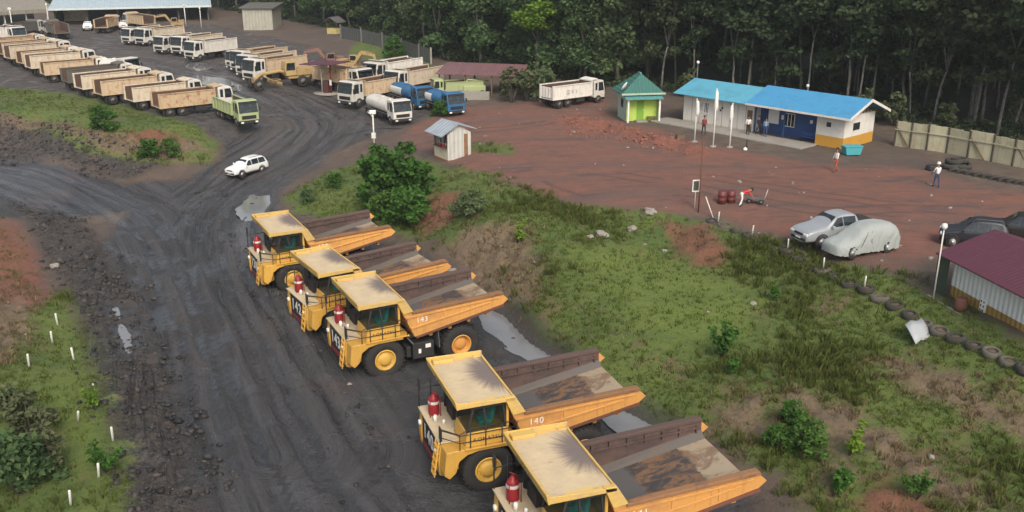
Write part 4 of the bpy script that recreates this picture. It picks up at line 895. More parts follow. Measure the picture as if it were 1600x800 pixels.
SPOTS = [ # canopy front-left corner and tail in the photograph, number, label
 ((420,361),(395,335),'138','yellow haul truck parked farthest back in the row, numbered 138 on its dump body'),
 ((497,421),(455,388),'142','yellow haul truck second from the back, between trucks 138 and 143'),
 ((560,480),(520,438),'143','yellow haul truck in mid row, 143 on its front plate, both left wheels showing'),
 ((714,637),(668,566),'140','yellow haul truck numbered 140 with white digits on its dump body'),
 ((857,793),(788,690),'141','yellow haul truck nearest the camera, cut off by the bottom of the photo'),
]
haul0, plate0, body0 = make_haul(); DIG = {}
for i, (a, b_, num, lab) in enumerate(SPOTS):
    o = haul0 if i == 0 else copy_tree(haul0)
    if i == 0: trucks = []
    trucks.append(o)
for (a, b_, num, lab), o in zip(SPOTS, trucks):
    pa, pb = Vector(pix(*a, 4.2)), Vector(pix(*b_, 4.2)); l_ = (pa - pb).xy.normalized(); hd = Vector((-l_.y, l_.x)) * -1
    if hd.x > 0: hd = -hd
    ang = math.atan2(hd.y, hd.x); org = Vector((pa.x, pa.y)) - hd * 5.66 - Vector((-hd.y, hd.x)) * 2.2
    o.location = (org.x, org.y, gz(org.x, org.y) + .01); o.rotation_euler[2] = ang; tag(o, lab, 'haul truck', 'yellow haul trucks parked in a row beside the road')
    for ch in o.children:
        k = ch.name.split('.')[0]
        if k == 'number_plate':
            n = link('number', text_mesh(num, .95, WHT, .004, True), ch); n.matrix_local = Matrix.Translation((6.175, -.47, 1.63)) @ Matrix.Rotation(R(90), 4, 'Z') @ Matrix.Rotation(R(90), 4, 'X')
        if k == 'dump_body':
            n = link('number', text_mesh(num, .40, WHT, .004), ch); n.matrix_local = Matrix.Translation((2.25, 2.10, 3.28 - .28)) @ Matrix.Rotation(R(180), 4, 'Z') @ Matrix.Rotation(R(90), 4, 'X')
# ---------------------------------------------------------------- yard tipper and tank trucks
TAN = paint('bed_tan', (.54, .42, .28), .7, .85, (.33, .19, .11), 1.7, vary=.3, streak=.5)
CREAM = paint('bed_cream', (.62, .54, .42), .65, .8, (.38, .25, .16), 1.6, vary=.3, streak=.5)
ORB = paint('bed_orange', (.54, .40, .25), .7, .95, (.27, .12, .06), 1.9, vary=.4)
CABW = paint('cab_white', (.62, .60, .55), .4, .45, (.36, .29, .21), 1.4, low=1.1, streak=.25)
GRN = paint('pale_green', (.36, .42, .21), .45, .3, (.25, .25, .12), 1.0)
DGRN = paint('machine_green', (.12, .24, .08), .5, .4, (.12, .10, .06), 1.0)
BLU = paint('tank_blue', (.02, .12, .27), .4, .25, (.05, .07, .1), 1.0)
BRN = paint('bed_brown_inside', (.10, .055, .035), .85, .5, (.06, .038, .03), 1.2)
GRYB = paint('bed_grey', (.12, .115, .10), .7, .5, (.08, .06, .045), 1.0)
YELM = paint('machine_yellow', (.40, .28, .12), .7, .8, (.25, .15, .08), 1.0, low=.8)
WHEELM = [RUB, paint('wheel_hub', (.16, .14, .12), .7, .5, (.09, .07, .055), 2)]
def small_wheel(r, w_, hub=.5):
    m = MB(); m.lathe([(r * hub, -w_ / 2), (r * .9, -w_ / 2), (r, -w_ * .36), (r, w_ * .36), (r * .9, w_ / 2), (r * hub, w_ / 2)], axis='y', n=18, closed=False)
    m.lathe([(r * hub * .98, w_ / 2 + .004), (r * hub * .8, w_ / 2 - .05), (r * .2, w_ / 2 - .02), (.001, w_ / 2)], axis='y', n=14, m=1)
    return m.mesh('wheel', WHEELM)
_wt = small_wheel(.52, .34)
def add_wheels(t, xs_, y, me_, z):
    for x in xs_:
        for s in (-1, 1): link('wheel', me_, t, (x, s * y, z), 0 if s > 0 else math.pi)
def truck_cab(t, mat, x0=3.35, x1=5.15, z0=.75, z1=2.85, w=1.2):
    m = MB(); m.prism([(x0, z0), (x1, z0 - .1), (x1 + .03, z0 + .75), (x1 - .22, z1 - .12), (x1 - .45, z1), (x0 + .1, z1), (x0, z1 - .1)], -w, w)
    c = m.build('cab', mat, t, .06, 2)
    m = MB(); z_ = z0 + .80
    m.add([(x1 + .045, -w + .08, z_), (x1 + .045, w - .08, z_), (x1 - .17, w - .12, z1 - .2), (x1 - .17, -w + .12, z1 - .2)], [(0, 1, 2, 3)]); m.build('windscreen', GLS, c)
    for s in (-1, 1):
        m = MB(); y = s * (w + .006); m.add([(x0 + .75, y, z_), (x1 - .16, y, z_), (x1 - .36, y, z1 - .25), (x0 + .75, y, z1 - .25)], [(0, 1, 2, 3)]); m.add([(x0 + .2, y, z_ + .1), (x0 + .55, y, z_ + .1), (x0 + .55, y, z1 - .3), (x0 + .2, y, z1 - .3)], [(0, 1, 2, 3)]); m.build('side_window', GLS, c)
    m = MB(); m.box(x1 - .05, x1 + .1, -w + .02, w - .02, z0 - .35, z0 - .02); m.build('bumper', BLK, t, .03)
    for s in (-1, 1):
        m = MB(); m.box(x1 + .085, x1 + .12, s * .85 - .16, s * .85 + .16, z0 - .3, z0 - .12); m.build('headlight', WHT, t)
        m = MB(); m.box(x1 - .1, x1 - .05, s * (w + .2) - .1, s * (w + .2) + .1, z_ + .15, z_ + .6); m.bar((x1 - .1, s * w, z_ + .6), (x1 - .08, s * (w + .2), z_ + .55), .03); m.build('mirror', BLK, t)
    m = MB(); m.box(x1 + .02, x1 + .05, -.85, .85, z0 + .12, z0 + .5); m.build('grille', GRILLE, t); m = MB(); m.prism([(x1 - .2, z1 - .14), (x1 + .12, z1 - .24), (x1 + .12, z1 - .2), (x1 - .2, z1 - .08)], -w + .1, w - .1); m.build('sun_visor', GRILLE, c)
def truck_chassis(t):
    m = MB()
    for s in (-1, 1): m.box(-3.1, 4.9, s * .42 - .06, s * .42 + .06, .72, .98)
    for x in (-2.2, -.85, 4.1): m.tube([(x, -1.0, .52), (x, 1.0, .52)], .11, 8)
    m.box(1.3, 2.4, .6, 1.15, .5, .95); m.box(.6, 1.8, -1.15, -.55, .5, 1.0)
    m.build('chassis', BLK, t); add_wheels(t, (-2.2, -.85, 4.1), 1.05, _wt, .52)
    for s in (-1, 1):
        m = MB(); m.box(-2.95, -2.9, s * 1.05 - .3, s * 1.05 + .3, .35, 1.0); m.build('mudflap', BLK, t)
def tipper(bedm, cabm, h=1.45, visor=True, gate=False):
    t = thing('tipper_truck', 'x', 'dump truck'); truck_chassis(t); truck_cab(t, cabm)
    w, z0, a, b_ = 1.25, 1.18, -3.25, 3.05; z1 = z0 + h; m = MB()
    m.box(a, b_, -w, w, z0 - .12, z0)
    for s in (-1, 1): m.box(a, b_, *sorted((s * w, s * (w - .07))), z0 + .002, z1)
    m.box(b_ - .08, b_, -w + .072, w - .072, z0 + .002, z1 + .25)
    if gate: m.box(a - .02, a + .05, -w + .072, w - .072, z0 + .1, z1 - .12)
    for s in (-1, 1):
        for x in np.linspace(a + .1, b_ - .1, 7): m.box(x - .05, x + .05, *sorted((s * w, s * (w + .07))), z0, z1 - .06)
        m.box(a, b_, *sorted((s * (w - .08), s * (w + .09))), z1, z1 + .09); m.box(a, b_, *sorted((s * w, s * (w + .08))), z0 - .1, z0)
    for s in (-1, 1): m.box(a - .1, a + .06, *sorted((s * (w - .14), s * (w + .10))), z0 - .1, z1 + .1)
    for y in (np.linspace(-w + .15, w - .15, 5) if gate else []): m.box(a - .09, a - .02, y - .05, y + .05, z0 + .1, z1 - .1)
    if visor: m.prism([(b_, z1 + .2), (b_ + .9, z1 + .36), (b_ + .9, z1 + .42), (b_, z1 + .27)], -w + .1, w - .1)
    bd = m.build('bed', bedm, t, .012)
    m = MB(); m.box(a + .06, b_ - .09, -w + .075, w - .075, z0 + .003, z0 + .02)
    for s in (-1, 1): m.box(a + .06, b_ - .09, *sorted((s * (w - .072), s * (w - .09))), z0 + .02, z1 - .02)
    m.box(b_ - .1, b_ - .085, -w + .09, w - .09, z0 + .02, z1 + .1)
    if gate: m.box(a + .052, a + .065, -w + .09, w - .09, z0 + .1, z1 - .14)
    m.build('bed_lining', BRN, bd); return t
def tanker(ta, tb, cabm, split=True):
    t = thing('tank_truck', 'x', 'tank truck'); truck_chassis(t); truck_cab(t, cabm)
    n = 22; prof = []
    def sect(x, k=1.0): return [(x, 1.2 * k * math.copysign(abs(math.cos(q)) ** .8, math.cos(q)), 1.75 + .78 * k * math.copysign(abs(math.sin(q)) ** .8, math.sin(q))) for q in [2 * math.pi * i / n for i in range(n)]]
    st = [(-3.2, .82), (-3.1, .97), (-2.9, 1.0), (.4, 1.0), (.75, 1.0), (2.7, 1.0), (2.9, .97), (3.0, .82)]; m = MB(); vs = []
    for x, k in st: vs += sect(x, k)
    fs = []; 
    for i in range(len(st) - 1):
        for k in range(n):
            ang = 2 * math.pi * (k + .5) / n; low = math.sin(ang) < .45
            m_ = (0 if (low and i < 3) else 1) if split else 0
            m.add([vs[i * n + k], vs[i * n + (k + 1) % n], vs[(i + 1) * n + (k + 1) % n], vs[(i + 1) * n + k]], [(0, 1, 2, 3)], m_, True)
    m.add(vs[:n], [tuple(range(n))], 0); m.add(vs[-n:], [tuple(range(n))], 1 if split else 0); m.box(-2.6, 2.4, -.3, .3, .98, 1.05)
    tk = m.build('tank', [ta, tb], t)
    m = MB(); m.lathe([(.3, 2.5), (.3, 2.62), (.26, 2.66), (.001, 2.67)], (-.5, 0, 0), 'z', 14); m.lathe([(.3, 2.5), (.3, 2.62), (.26, 2.66), (.001, 2.67)], (1.6, 0, 0), 'z', 14); m.build('hatch', tb, tk)
    m = MB(); m.box(-3.3, 2.9, 1.02, 1.2, .98, 1.06); m.box(-3.3, 2.9, -1.2, -1.02, .98, 1.06); m.build('side_rail', GRY, t)
    for s in (-.5, .5): 
        m = MB(); m.tube([(-3.25, s, 1.0), (-3.3, s, 2.4), (-3.1, s, 2.62)], .03, 6); [m.box(-3.32, -3.26, -.5, .5, z, z + .04) for z in (1.3, 1.6, 1.9, 2.2)] if s > 0 else 0; m.build('ladder', GRY, t)
    return t
PR = {'tan': tipper(TAN, CABW), 'cream': tipper(CREAM, CABW), 'orange': tipper(ORB, CABW), 'white': tipper(paint('bed_white', (.68, .66, .61), .6, .4, (.42, .33, .24), 1.4, vary=.2, streak=.3), CABW, 1.5, True, True), 'green': tipper(GRN, GRN, 1.15, False), 'grey': tipper(GRYB, CABW),
      'wtank': tanker(CABW, CABW, CABW, False), 'btank': tanker(WHT, BLU, BLU)}
_used = set()
def place(kind, px, py, ang, label, group=None, dz=0, scale=1.0, proto=None):
    src = (proto or PR)[kind]
    o = src if kind not in _used else copy_tree(src); _used.add(kind)
    p = GG(px, py); o.location = (p.x, p.y, p.z + .02 + dz); jr = random.Random(px * 7 + py); o.rotation_euler[2] = R(ang + jr.uniform(-3.5, 3.5)); scale *= jr.uniform(.94, 1.03); o.scale = (scale, scale, scale * jr.uniform(.96, 1.06)); tag(o, label)
    if group: o['group'] = group
    return o
GA, GB = 'tipper trucks of the far left row', 'tipper trucks of the near left row'
# the two rows on the left: beds towards the embankment, cabs towards the yard
for k, (kind, px, py, an, lab) in enumerate([
 ('orange', 22, 86, 44, 'rust orange tipper farthest back in the far left row of trucks'),
 ('tan', 38, 94, 44, 'tan tipper second from the back of the far left row'),
 ('cream', 53, 101, 44, 'cream tipper third from the back of the far left row'),
 ('tan', 70, 108, 43, 'tan tipper fourth from the back of the far left row'),
 ('cream', 88, 116, 42, 'cream tipper fifth from the back of the far left row'),
 ('tan', 110, 126, 40, 'tan tipper at the near end of the far left row, bed side showing'),
]): place(kind, px, py, an, lab, GA)
for k, (kind, px, py, an, lab) in enumerate([
 ('grey', 146, 138, 43, 'dirty grey bedded tipper farthest back in the near left row'),
 ('cream', 170, 148, 42, 'cream tipper second in the near left row behind the grey bedded one'),
 ('tan', 202, 158, 42, 'tan tipper in the middle of the near left row'),
 ('cream', 248, 167, 42, 'cream tipper fourth in the near left row next to the stained orange one'),
 ('orange', 292, 178, 41, 'stained orange bedded tipper at the near end of the row beside the pale green tipper'),
]): place(kind, px, py, an, lab, GB)
place('green', 366, 188, -52, 'pale green tipper with a green cab at the near end of the yard row', scale=.88)
place('wtank', 170, 122, -30, 'white tank truck parked behind the near left row of tippers')
# top row of white tippers
for kind, px, py, an, lab in [
 ('white', 236, 66, 240, 'white tipper farthest back of the white group by the workshop'),
 ('cream', 258, 68, 240, 'cream tipper second of the white group by the workshop'),
 ('white', 286, 80, 240, 'white tipper in the middle of the white group by the workshop'),
 ('cream', 316, 82, 240, 'cream bedded tipper behind the nearest white one of the workshop group'),
 ('white', 338, 90, 238, 'white tipper nearest the camera in the workshop group, long plain side showing'),
]: place(kind, px, py, an, lab, 'white tippers in front of the workshop')
for kind, px, py, an, lab in [
 ('orange', 402, 104, 236, 'rusty tipper farthest back of the middle yard group'),
 ('tan', 414, 108, 236, 'tan tipper second of the middle yard group'),
 ('cream', 426, 115, 236, 'cream tipper third of the middle yard group with a dented visor'),
 ('tan', 440, 124, 236, 'tan tipper nearest the camera in the middle yard group'),
]: place(kind, px, py, an, lab, 'tippers of the middle yard group')
place('orange', 530, 140, -42, 'orange bedded tipper with a white cab beside the maroon canopy')
place('white', 622, 128, 236, 'long white tipper behind the cream one between the canopy and the open shed')
place('cream', 655, 142, 236, 'cream tipper parked behind the blue tank trucks')
place('tan', 590, 158, 236, 'tan tipper half hidden behind the white tank truck')
place('btank', 638, 163, -60, 'blue and white tank truck farther from the camera, behind the white tank truck', scale=.86)
place('btank', 685, 172, -58, 'blue and white tank truck at the red clay edge, nearer the open shed', scale=.86)
place('wtank', 602, 184, -60, 'white tank truck standing nearest the road by the lamp post', scale=.88)
place('green', 722, 150, 200, 'olive green truck under the edge of the maroon open shed', scale=.72)
wd = place('white', 886, 165, 38, 'white tipper standing alone on the red clay bank before the dark wood', scale=.88)
for ch in wd.children:
    if ch.name.split('.')[0] == 'bed':
        n = link('lettering', text_mesh('G V I', .7, paint('faded_grey', (.30, .26, .22), .8, .5), .003), ch); n.matrix_local = Matrix.Translation((-.4, -1.325, 1.85)) @ Matrix.Rotation(R(90), 4, 'X')
# top left corner
for kind, px, py, an, lab in [
 ('white', 12, 66, -42, 'white fronted lorry at the left edge behind the far left row'),
 ('grey', 36, 58, 80, 'dark grey tipper seen from behind at the lower roofed workshop bay'),
 ('grey', 92, 60, 125, 'dark grey tipper turned across the yard in front of the workshop'),
 ('orange', 168, 50, 95, 'brown bedded tipper seen from behind inside the workshop bay'),
 ('tan', 222, 46, 140, 'tan tipper standing in the right workshop bay'),
]: place(kind, px, py, an, lab, 'tippers around the workshop')

# ---------------------------------------------------------------- cars
SILV = paint('silver_paint', (.36, .385, .41), .3, .12, (.3, .27, .24), 1.0, metal=.25)
CWHT = paint('car_white', (.78, .79, .78), .28, .15, (.35, .3, .25), 1.2, low=.55)
DCAR = paint('dark_car', (.018, .02, .026), .3, .15, (.05, .05, .05), 1)
LAMP = paint('lamp_lens', (.75, .76, .75), .15, .0); TAIL = paint('tail_lens', (.35, .02, .02), .25, 0)
_cw = small_wheel(.38, .26, .62)
CHROME = paint('alloy', (.5, .5, .5), .3, .2, metal=.6)
_cw.materials[1] = CHROME
def car(t, mat, prof, glassx, W=.92, bed=None):
    """prof: (x, zbelt, zroof, half width at roof); lofted hull, glass patches set proud of it"""
    rings = []
    for x, zb, zr, wr, ws in prof:
        zs = .42; rings.append([(x, 0, zs - .08), (x, ws * .86, zs - .08), (x, ws * .98, zs + .06), (x, ws, zs + .3), (x, ws * .985, zb - .05), (x, ws * .95, zb), (x, wr, zr - .04), (x, wr * .88, zr), (x, 0, zr + .015)])
    n = 9; m = MB(); vs = []
    for r in rings: vs += r + [(a, -b_, c) for a, b_, c in r[-2:0:-1]]
    k = len(vs) // len(rings)
    m.add(vs, [(i * k + j, i * k + (j + 1) % k, (i + 1) * k + (j + 1) % k, (i + 1) * k + j) for i in range(len(rings) - 1) for j in range(k)], 0, True)
    m.add(vs[:k], [tuple(range(k))], 0, True); m.add(vs[-k:], [tuple(range(k))], 0, True)
    me_ = m.mesh('body', mat); bd = link('body', me_, t); sb = bd.modifiers.new('sub', 'SUBSURF'); sb.levels = 2; sb.render_levels = 2
    for e in me_.edges: pass
    return bd, rings
def glass_patch(bd, pts, name='window', mat=None, th=.012):
    m = MB(); m.add(pts, [tuple(range(len(pts)))]); m.build(name, mat or GLS, bd)
def car_common(t, xs_, fx, rx, W, zf=.72, zr_=.85, blackbar=True):
    for x in xs_:
        for s in (-1, 1):
            wl = link('wheel', _cw, t, (x, s * (W - .10), .38), 0 if s > 0 else math.pi)
            m = MB(); m.lathe([(.40, -.02), (.47, -.02), (.47, .02), (.40, .02)], (x, s * (W + .002), .40), 'y', 20, closed=True); m.build('wheel_arch', BLK, t)
    for s in (-1, 1):
        m = MB(); m.box(fx - .12, fx + .015, *sorted((s * (W - .14), s * (W - .5))), zf, zf + .17); m.build('headlight', LAMP, t, .03)
        m = MB(); m.box(rx - .012, rx + .1, *sorted((s * (W - .06), s * (W - .25))), zr_ - .05, zr_ + .22); m.build('tail_light', TAIL, t, .02)
    m = MB(); m.box(fx - .05, fx + .02, -W + .25, W - .25, .40, .58); m.box(fx - .05, fx + .018, -.38, .38, zf, zf + .14); m.build('grille', GRILLE, t, .02)
    m = MB(); m.box(fx + .022, fx + .03, -.24, .24, .52, .62); m.build('number_plate', WHT, t)
def suv(label, mat, loc, ang):
    t = thing('suv_car', label, 'car', loc, ang); W = .91
    P_ = [(2.36, .72, .80, .60, .70), (2.30, .90, .95, .74, .84), (1.9, .98, 1.05, .78, .90), (1.15, 1.04, 1.14, .78, .91), (.98, 1.06, 1.22, .76, .91), (.30, 1.08, 1.72, .66, .92), (-.4, 1.09, 1.80, .67, .92), (-1.5, 1.10, 1.79, .66, .92), (-2.0, 1.10, 1.72, .64, .90), (-2.28, 1.08, 1.30, .68, .88), (-2.36, .95, 1.05, .70, .84)]
    bd, rg = car(t, mat, P_, None)
    glass_patch(bd, [(1.00, -.68, 1.17), (1.00, .68, 1.17), (.38, .58, 1.67), (.38, -.58, 1.67)], 'windscreen')
    glass_patch(bd, [(-2.28, -.60, 1.25), (-2.28, .60, 1.25), (-2.06, .52, 1.66), (-2.06, -.52, 1.66)], 'rear_window')
    for s in (-1, 1):
        for pts in ([(.85, .885, 1.12), (.02, .895, 1.13), (.02, .715, 1.66), (.34, .705, 1.62)], [(-.05, .895, 1.13), (-.95, .895, 1.14), (-.95, .712, 1.68), (-.05, .715, 1.67)], [(-1.02, .895, 1.14), (-1.95, .88, 1.16), (-1.85, .69, 1.64), (-1.02, .712, 1.68)]):
            glass_patch(bd, [(x, s * y, z) for x, y, z in pts], 'side_window')
        m = MB(); m.box(.78, .9, *sorted((s * .93, s * 1.1)), 1.08, 1.24); m.build('mirror', mat, t, .03)
        m = MB(); m.tube([(.1, s * .56, 1.80), (.0, s * .56, 1.85), (-1.7, s * .56, 1.86), (-1.8, s * .56, 1.80)], .022, 6); m.build('roof_rail', GRY, t)
        m = MB(); m.box(-.9, .9, *sorted((s * .86, s * 1.0)), .36, .42); m.build('side_step', BLK, t)
    car_common(t, (1.45, -1.35), 2.36, -2.33, W); return t
def pickup(label, mat, loc, ang):
    t = thing('pickup_truck', label, 'pickup', loc, ang); W = .93
    P_ = [(2.62, .72, .82, .62, .72), (2.55, .94, 1.0, .76, .86), (2.1, 1.04, 1.12, .80, .92), (1.35, 1.10, 1.20, .80, .93), (1.15, 1.12, 1.28, .78, .93), (.45, 1.14, 1.76, .66, .93), (-.2, 1.15, 1.82, .66, .93), (-.85, 1.15, 1.78, .66, .93), (-1.02, 1.14, 1.60, .68, .93), (-1.06, 1.12, 1.16, .84, .93), (-1.5, 1.12, 1.15, .88, .93), (-2.6, 1.12, 1.15, .88, .93), (-2.68, 1.05, 1.08, .84, .88)]
    bd, rg = car(t, mat, P_, None)
    glass_patch(bd, [(1.18, -.70, 1.23), (1.18, .70, 1.23), (.52, .58, 1.72), (.52, -.58, 1.72)], 'windscreen')
    for s in (-1, 1):
        for pts in ([(1.0, .905, 1.19), (.16, .91, 1.20), (.16, .715, 1.70), (.48, .705, 1.67)], [(.08, .91, 1.20), (-.78, .905, 1.21), (-.78, .71, 1.68), (.08, .715, 1.71)]): glass_patch(bd, [(x, s * y, z) for x, y, z in pts], 'side_window')
        m = MB(); m.box(.9, 1.03, *sorted((s * .95, s * 1.13)), 1.14, 1.32); m.build('mirror', mat, t, .03)
        m = MB(); m.bar((-1.15, s * .66, 1.16), (-1.0, s * .62, 1.72), .06); m.bar((-1.15, s * .66, 1.16), (-1.9, s * .80, 1.18), .05); m.build('roll_bar', BLK, t)
        m = MB(); m.box(-.9, 1.0, *sorted((s * .88, s * 1.03)), .38, .44); m.build('side_step', BLK, t)
    m = MB(); m.box(-2.55, -1.15, -.76, .76, 1.155, 1.17); m.build('cargo_bed', BLK, t); car_common(t, (1.62, -1.5), 2.62, -2.66, W); return t
def compact(name, label, mat, loc, ang):
    t = thing(name, label, 'car', loc, ang); W = .86
    P_ = [(2.0, .65, .72, .6, .70), (1.92, .84, .9, .7, .82), (1.3, .95, 1.02, .74, .86), (1.0, .98, 1.1, .72, .87), (.3, 1.0, 1.52, .62, .87), (-.4, 1.0, 1.58, .62, .87), (-1.4, 1.0, 1.55, .60, .87), (-1.9, .98, 1.2, .62, .84), (-2.0, .85, .95, .62, .78)]
    bd, rg = car(t, mat, P_, None)
    glass_patch(bd, [(1.0, -.64, 1.06), (1.0, .64, 1.06), (.36, .54, 1.48), (.36, -.54, 1.48)], 'windscreen'); glass_patch(bd, [(-1.9, -.54, 1.18), (-1.9, .54, 1.18), (-1.52, .5, 1.48), (-1.52, -.5, 1.48)], 'rear_window')
    for s in (-1, 1): glass_patch(bd, [(x, s * y, z) for x, y, z in [(.82, .835, 1.04), (-1.5, .83, 1.06), (-1.3, .655, 1.45), (.3, .66, 1.46)]], 'side_window')
    car_common(t, (1.25, -1.25), 2.0, -1.97, W); return t
p = GG(386, 270); suv('white suv driving on the muddy junction towards the haul road', CWHT, p + Vector((0, 0, .0)), R(236)).scale = (.86, .9, .88)
p = GG(1302, 376); a_pk = heading((1345, 378), (1262, 385)); pickup('silver double cab pickup parked by the tyre wall beside the covered car', SILV, p, math.atan2(-.36, -.93))
p = GG(138, 47); compact('parked_car', 'white car parked left of the brown tipper in the workshop', CWHT, p, R(-70)); p = GG(191, 45); compact('parked_car', 'white car parked right of the brown tipper in the workshop', CWHT, p, R(-60))
p = GG(1518, 385); suv('dark car behind the maroon roofed cabin, partly hidden by its roof', DCAR, p, R(158)).scale = (.78, .95, 1.0)
p = GG(1592, 378); suv('black car at the right edge behind the maroon roofed cabin', paint('black_car', (.008, .008, .01), .35, .1), p, R(150)).scale = (.9, 1.0, 1.05)
# car under a grey cover
def covered_car(loc, ang):
    t = thing('covered_car', 'car under a wrinkled pale grey cover beside the silver pickup', 'covered car', loc, ang)
    st = [(2.2, .78, .60), (2.12, .88, .78), (1.75, 1.0, .88), (1.1, 1.10, .93), (.4, 1.58, .92), (-.3, 1.76, .92), (-1.3, 1.76, .92), (-1.9, 1.66, .91), (-2.2, 1.42, .88), (-2.3, 1.05, .80)]
    nl, n = 90, 40; xs_ = np.linspace(2.22, -2.32, nl); zt = np.interp(-xs_, [-a for a, _, _ in st], [b_ for _, b_, _ in st]); wt = np.interp(-xs_, [-a for a, _, _ in st], [c for _, _, c in st])
    for _ in range(6): zt[1:-1] = (zt[:-2] + zt[1:-1] * 2 + zt[2:]) / 4; wt[1:-1] = (wt[:-2] + wt[1:-1] * 2 + wt[2:]) / 4
    vs = []
    for i in range(nl):
        for k in range(n + 1):
            q_ = math.pi * k / n; c_, s_ = math.cos(q_), math.sin(q_); lo = .24 + .018 * math.sin(i * .43 + (k > n / 2) * 2) + .012 * math.sin(i * 1.3)
            y = wt[i] * math.copysign(abs(c_) ** .55, c_); z = lo + (zt[i] - lo) * abs(s_) ** .5
            wr = float(fbm(np.array([xs_[i] * .9 + z * .6]), np.array([y * 1.2 + z * 1.5]), 1.6, 3, 91)[0]); rd = .035 * (1 - abs(2 * abs(wr) % .5 * 2 - .5)) 
            fold = .02 * math.sin(xs_[i] * 9 + z * 5 + wr * 8) * (1 - abs(s_)) ; vs.append((xs_[i], y * (1 + wr * .05 + fold * 1.6), z + wr * .06))
    m = MB(); m.add(vs, [(i * (n + 1) + k, i * (n + 1) + k + 1, (i + 1) * (n + 1) + k + 1, (i + 1) * (n + 1) + k) for i in range(nl - 1) for k in range(n)], 0, True)
    e = [tuple(range(n + 1)), tuple((nl - 1) * (n + 1) + k for k in range(n, -1, -1))]
    for f in e: m.f.append(list(f)); m.m.append(0); m.sm.append(True)
    CV = paint('cover_cloth', (.33, .36, .35), .8, .3, (.26, .27, .25), 1.2, vary=.15); m.build('car_cover', CV, t)
    m = MB()
    for x in (1.25, -1.35):
        for s in (-1, 1): link('wheel', _cw, t, (x, s * .78, .36), 0 if s > 0 else math.pi)
    m = MB(); m.tube([(.75, .9, .5), (.55, .95, 1.0), (.2, .80, 1.45)], .012, 5); m.tube([(-.2, .94, .4), (.0, .95, .9), (-.1, .8, 1.5)], .012, 5); m.build('strap', GRY, t)
covered_car(GG(1341, 394), math.atan2(-.40, -.92))

# ---------------------------------------------------------------- grader and excavators in the yard
def machine_wheel(r, w_): return small_wheel(r, w_, .55)
def grader(label, loc, ang):
    t = thing('motor_grader', label, 'grader', loc, ang); mw = machine_wheel(.68, .4)
    m = MB(); m.tube([(4.3, 0, 1.2), (3.6, 0, 1.75), (1.2, 0, 2.0), (0, 0, 1.7)], .22, 8); m.box(-3.4, .2, -.55, .55, 1.0, 1.35); m.box(-3.5, -.9, -.7, .7, 1.35, 2.25); m.tube([(4.2, -.95, .75), (4.2, .95, .75)], .13, 8); m.box(4.3, 4.6, -.5, .5, .8, 1.4); m.build('frame', YELM, t, .03)
    m = MB(); m.prism([(-.85, 1.4), (.5, 1.4), (.65, 2.2), (.5, 3.1), (-.8, 3.1)], -.7, .7); c = m.build('cab', YELM, t, .03)
    for s in (-1, 1): m = MB(); m.add([(-.65, s * .706, 2.05), (.5, s * .706, 2.05), (.4, s * .706, 2.95), (-.65, s * .706, 2.95)], [(0, 1, 2, 3)]); m.build('window', GLS, c)
    m = MB(); vs = []
    for k in range(7): q_ = -.9 + k * .3; vs += [(2.0 + .18 * math.cos(q_) - .05, -1.8, .62 + .32 * math.sin(q_)), (1.4 + .18 * math.cos(q_), 1.8, .62 + .32 * math.sin(q_))]
    m.add(vs, [(2 * k, 2 * k + 1, 2 * k + 3, 2 * k + 2) for k in range(6)]); m.build('blade', YELM, t); m = MB(); m.tube([(3.4, .3, 1.6), (1.8, .3, .8)], .06, 6); m.tube([(3.4, -.3, 1.6), (1.8, -.5, .8)], .06, 6); m.lathe([(.6, .95), (.68, .95), (.68, 1.02), (.6, 1.02)], (1.75, 0, 0), 'z', 18, closed=True); m.build('blade_ring', YELM, t)
    for x, y in ((4.2, 1.0), (-1.4, 1.05), (-2.8, 1.05)):
        for s in (-1, 1): link('wheel', mw, t, (x, s * y, .68), 0 if s > 0 else math.pi)
    return t
def excavator(label, loc, ang, swing=.4, mat=None):
    mat = mat or YELM; t = thing('excavator', label, 'excavator', loc, ang)
    for s in (-1, 1):
        m = MB(); m.prism([(-1.9, .2), (-1.6, .02), (1.6, .02), (1.9, .2), (1.9, .6), (1.6, .85), (-1.6, .85), (-1.9, .6)], *sorted((s * .85, s * 1.4))); m.build('track', BLK, t, .05)
    m = MB(); m.box(-1.9, 1.3, -1.25, 1.25, 1.1, 1.75); m.box(-2.1, -.6, -1.2, 1.2, 1.75, 2.35); m.lathe([(.7, .8), (.7, 1.1)], (0, 0, 0), 'z', 16); m.build('house', mat, t, .06, 2)
    m = MB(); m.prism([(-.4, 1.76), (1.2, 1.76), (1.3, 2.3), (1.0, 3.0), (-.35, 3.0)], .3, 1.2); c = m.build('cab', mat, t, .05)
    for s, y in ((1, 1.206), (-1, .294)): m = MB(); m.add([(-.2, y, 2.1), (1.1, y, 2.1), (.9, y, 2.9), (-.2, y, 2.9)], [(0, 1, 2, 3)]); m.build('window', GLS, c)
    m = MB(); m.prism([(.7, 1.5), (1.1, 1.4), (2.6, 3.3), (4.9, 3.0), (5.0, 3.3), (2.5, 3.9), (2.1, 3.7)], -.55, -.15); m.build('boom', mat, t, .04); m = MB(); m.prism([(4.5, 3.5), (5.0, 3.5), (5.5, 1.2), (5.3, 1.1)], -.52, -.18); m.tube([(3.0, -.35, 3.9), (4.6, -.35, 3.6)], .08, 6); m.build('stick', mat, t, .03)
    m = MB(); m.prism([(5.4, 1.3), (5.0, .9), (4.75, .3), (5.2, .05), (5.5, .35), (5.65, 1.0)], -.75, .05); m.build('bucket', BLK, t, .03); return t
grader('yellow motor grader parked between the middle tipper group and the maroon canopy', GG(452, 136), R(215))
